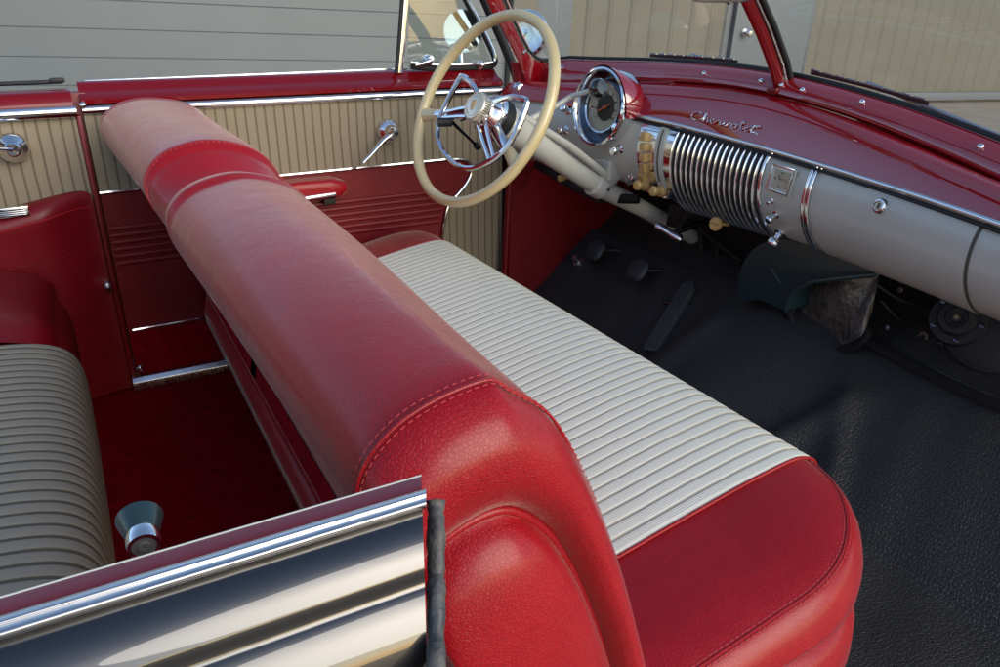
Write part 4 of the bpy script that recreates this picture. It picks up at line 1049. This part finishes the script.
MB().tube([lerp(ga, gb, .72), lerp(ga, gb, .72)+gw*.03-tn*.01, lerp(ga, gb, .70)-gw*.05-tn*.004], .005, 8).build('throttle_link', 'darkchrome', gp)
MB().lathe(on_toe(578, 262, .004), tn, [(.016, -.004), (.016, .002), (.009, .004), (.0085, .016), (.0095, .017), (.0095, .022), (0, .023)], 20).build('dimmer_switch', 'dullchrome', car)
# hand brake under the dash
hb0, hb1 = at(656, 225, 'x', 1.20), at(681, 240, 'x', 1.235)
hb = MB().tube(crv([hb0, lerp(hb0, hb1, .5), hb1], 4), [.0085, .0105, .0105, .010, .009, .0105, .0115, .0115, .010][:len(crv([hb0, lerp(hb0, hb1, .5), hb1], 4))], 14).build('parking_brake', 'chrome', car, label='chrome parking brake handle')
MB().prism([at(x, y, 'x', 1.25) for x, y in ((669, 204), (690, 206), (688, 216), (676, 229), (665, 226))], (.04, .0, .0)).build('brake_bracket', 'rubber', hb, bevel=.004)
MB().tube([lerp(hb0, hb1, .6), lerp(hb0, hb1, .6)+np.array([.12, -.02, .03])], .007, 10).build('brake_rod', 'darkchrome', hb)
MB().tube([at(690, 206, 'x', 1.25), at(684, 220, 'x', 1.245), at(676, 232, 'x', 1.24)], .004, 6).build('bracket_edge', 'rubber', hb)
# ribs and ducts on the toe board behind the pedals
mb = MB(); 
for (a, b, r_) in (((668, 205), (742, 262), .008), ((640, 228), (716, 272), .006), ((700, 212), (702, 268), .007), ((716, 214), (718, 275), .006)):
    mb.tube([at(*a, 'x', 1.40), at(*b, 'x', 1.40)], r_, 8)
mb.build('firewall_ribs', 'dark', car)
MB().lathe(at(563, 178, 'x', 1.10), (-1, -.1, 0), [(.005, -.03), (.005, 0), (.009, .001), (.009, .012), (.006, .014), (0, .014)], 18).build('vent_pull', 'ivory', car, label='small yellowed pull knob below the column')
MB().tube([(1.12, 1.86, .585), (1.12, 1.70, .565), (1.135, 1.58, .545), (1.17, 1.46, .565)], .012, 10, flat=(1, .6)).build('dash_lower_rail', 'rubber', car)
# wiring and hoses behind the dash
for pts_, r_ in (([(655, 200, 1.30), (676, 214, 1.36), (700, 236, 1.42), (735, 262, 1.45)], .0035), ([(700, 205, 1.30), (712, 232, 1.38), (728, 250, 1.42), (752, 262, 1.40)], .0045), ([(640, 205, 1.36), (668, 232, 1.42), (700, 252, 1.44)], .003), ([(872, 282, 1.36), (900, 300, 1.40), (925, 305, 1.41), (950, 300, 1.38)], .004), ([(880, 300, 1.37), (905, 322, 1.39), (940, 312, 1.37)], .003)):
    MB().tube(crv([at(a, b, 'x', c_) for a, b, c_ in pts_], 5), r_, 8).build('wiring_cable', 'rubber', car)
# heater housing
HX = 1.27
def Hh(px, py, x=HX): return at(px, py, 'x', x)
ht = empty('heater_box', (0, 0, 0), car); ht['label'] = 'dark green heater housing under the dashboard'
out = [(739, 302), (737, 285), (742, 265), (752, 250), (768, 241), (790, 240), (830, 252), (872, 268), (876, 274), (845, 277), (812, 281), (796, 288), (789, 297), (787, 311), (775, 307), (757, 300)]
pts = crv([np.array(p, float) for p in out], 3, closed=True)
MB().prism([Hh(p[0], p[1]) for p in pts], (.16, 0, 0)).build('heater_case', 'teal', ht, bevel=.006, seg=3, angle=35)
MB().tube([Hh(*p, HX-.001) for p in ((876, 275), (845, 278), (812, 282), (797, 289), (789, 298), (786, 311))], .0045, 8).build('case_flange', 'teal', ht)
MB().tube([Hh(771, 268, HX-.001), Hh(781, 284, HX-.001)], [.0022, .0035], 8).build('case_ridge', 'teal', ht)
# crinkled insulation curtain between heater and toe board
rows = []
for k, (a, b) in enumerate((((790, 300), (789, 306)), ((797, 292), (797, 326)), ((806, 286), (808, 340)), ((818, 284), (823, 345)), ((832, 282), (838, 346)), ((846, 280), (851, 342)), ((858, 277), (862, 335)), ((868, 275), (868, 322)), ((880, 270), (872, 312)))):
    rows.append([at(lerp(a[0], b[0], t), lerp(a[1], b[1], t), 'x', 1.315+.02*sin(k*.9)+.012*sin(t*5+k)-.02*t*0) for t in np.linspace(0, 1, 12)])
rows = [crv([np.array(r[j]) for r in rows], 5) for j in range(12)]
MB().grid(rows).build('insulation_flap', 'tar', ht, angle=80)
MB().tube(crv([at(x, y, 'x', 1.305) for x, y in ((786, 309), (795, 328), (806, 343), (822, 352), (842, 352), (858, 342), (868, 330))], 6), .012, 12, flat=(1, .7)).build('mat_lip', 'rubber', car)
# long ledge along the passenger toe board
MB().tube([at(x, y, 'x', 1.32) for x, y in ((862, 338), (900, 358), (950, 384), (1010, 410))], .014, 10, flat=(.5, 1.3)).build('toe_ledge', 'rubber', car)
# rusty firewall holes & the blower motor
mb = MB()
for (px, py, r_) in ((923, 337, .010), (934, 326, .006), (940, 345, .006), (930, 350, .005), (900, 290, .005), (944, 336, .007)):
    q = at(px, py, 'x', 1.395); mb.lathe(q, (-1, 0, .3), [(r_, -.004), (r_*1.1, .001), (r_*.6, .002), (r_*.5, -.004), (0, -.005)], 12, ell=.8+.4*random.random())
mb.build('rust_spots', 'rust', car)
MB().lathe(at(887, 328, 'x', 1.36), (-1, 0, .3), [(.006, 0), (.006, .004), (0, .005)], 12).build('screw', 'dullchrome', car)
bx = 1.38; q = at(958, 319, 'x', bx); bn = np.array([-.85, -.25, .45]); bn /= np.linalg.norm(bn)
bl = MB().lathe(q, bn, [(.050, -.02), (.052, -.004), (.048, .003), (.034, .004), (.033, .014), (.030, .018), (.020, .019), (.018, .013), (.010, .012), (.009, .018), (0, .019)], 40).build('blower_motor', 'rubber', car, label='round dark blower motor under the glovebox')
for k in range(5):
    a = 2*pi*k/5+.4; u = np.cross(bn, [0, 1., 0]); u /= np.linalg.norm(u); v = np.cross(bn, u)
    MB().lathe(q+(u*cos(a)+v*sin(a))*.041+bn*.003, bn, [(.005, -.002), (.005, .003), (0, .004)], 10).build('motor_screw', 'darkchrome', bl)
MB().lathe(q+bn*.018, bn, [(.005, 0), (.004, .003), (0, .004)], 10).build('motor_shaft', 'rust', bl)
q2 = at(992, 330, 'x', 1.40)
MB().lathe(q2, bn, [(.075, -.04), (.080, -.02), (.078, -.005), (.06, .003), (.0, .006)], 44).build('blower_housing', 'rubber', bl)
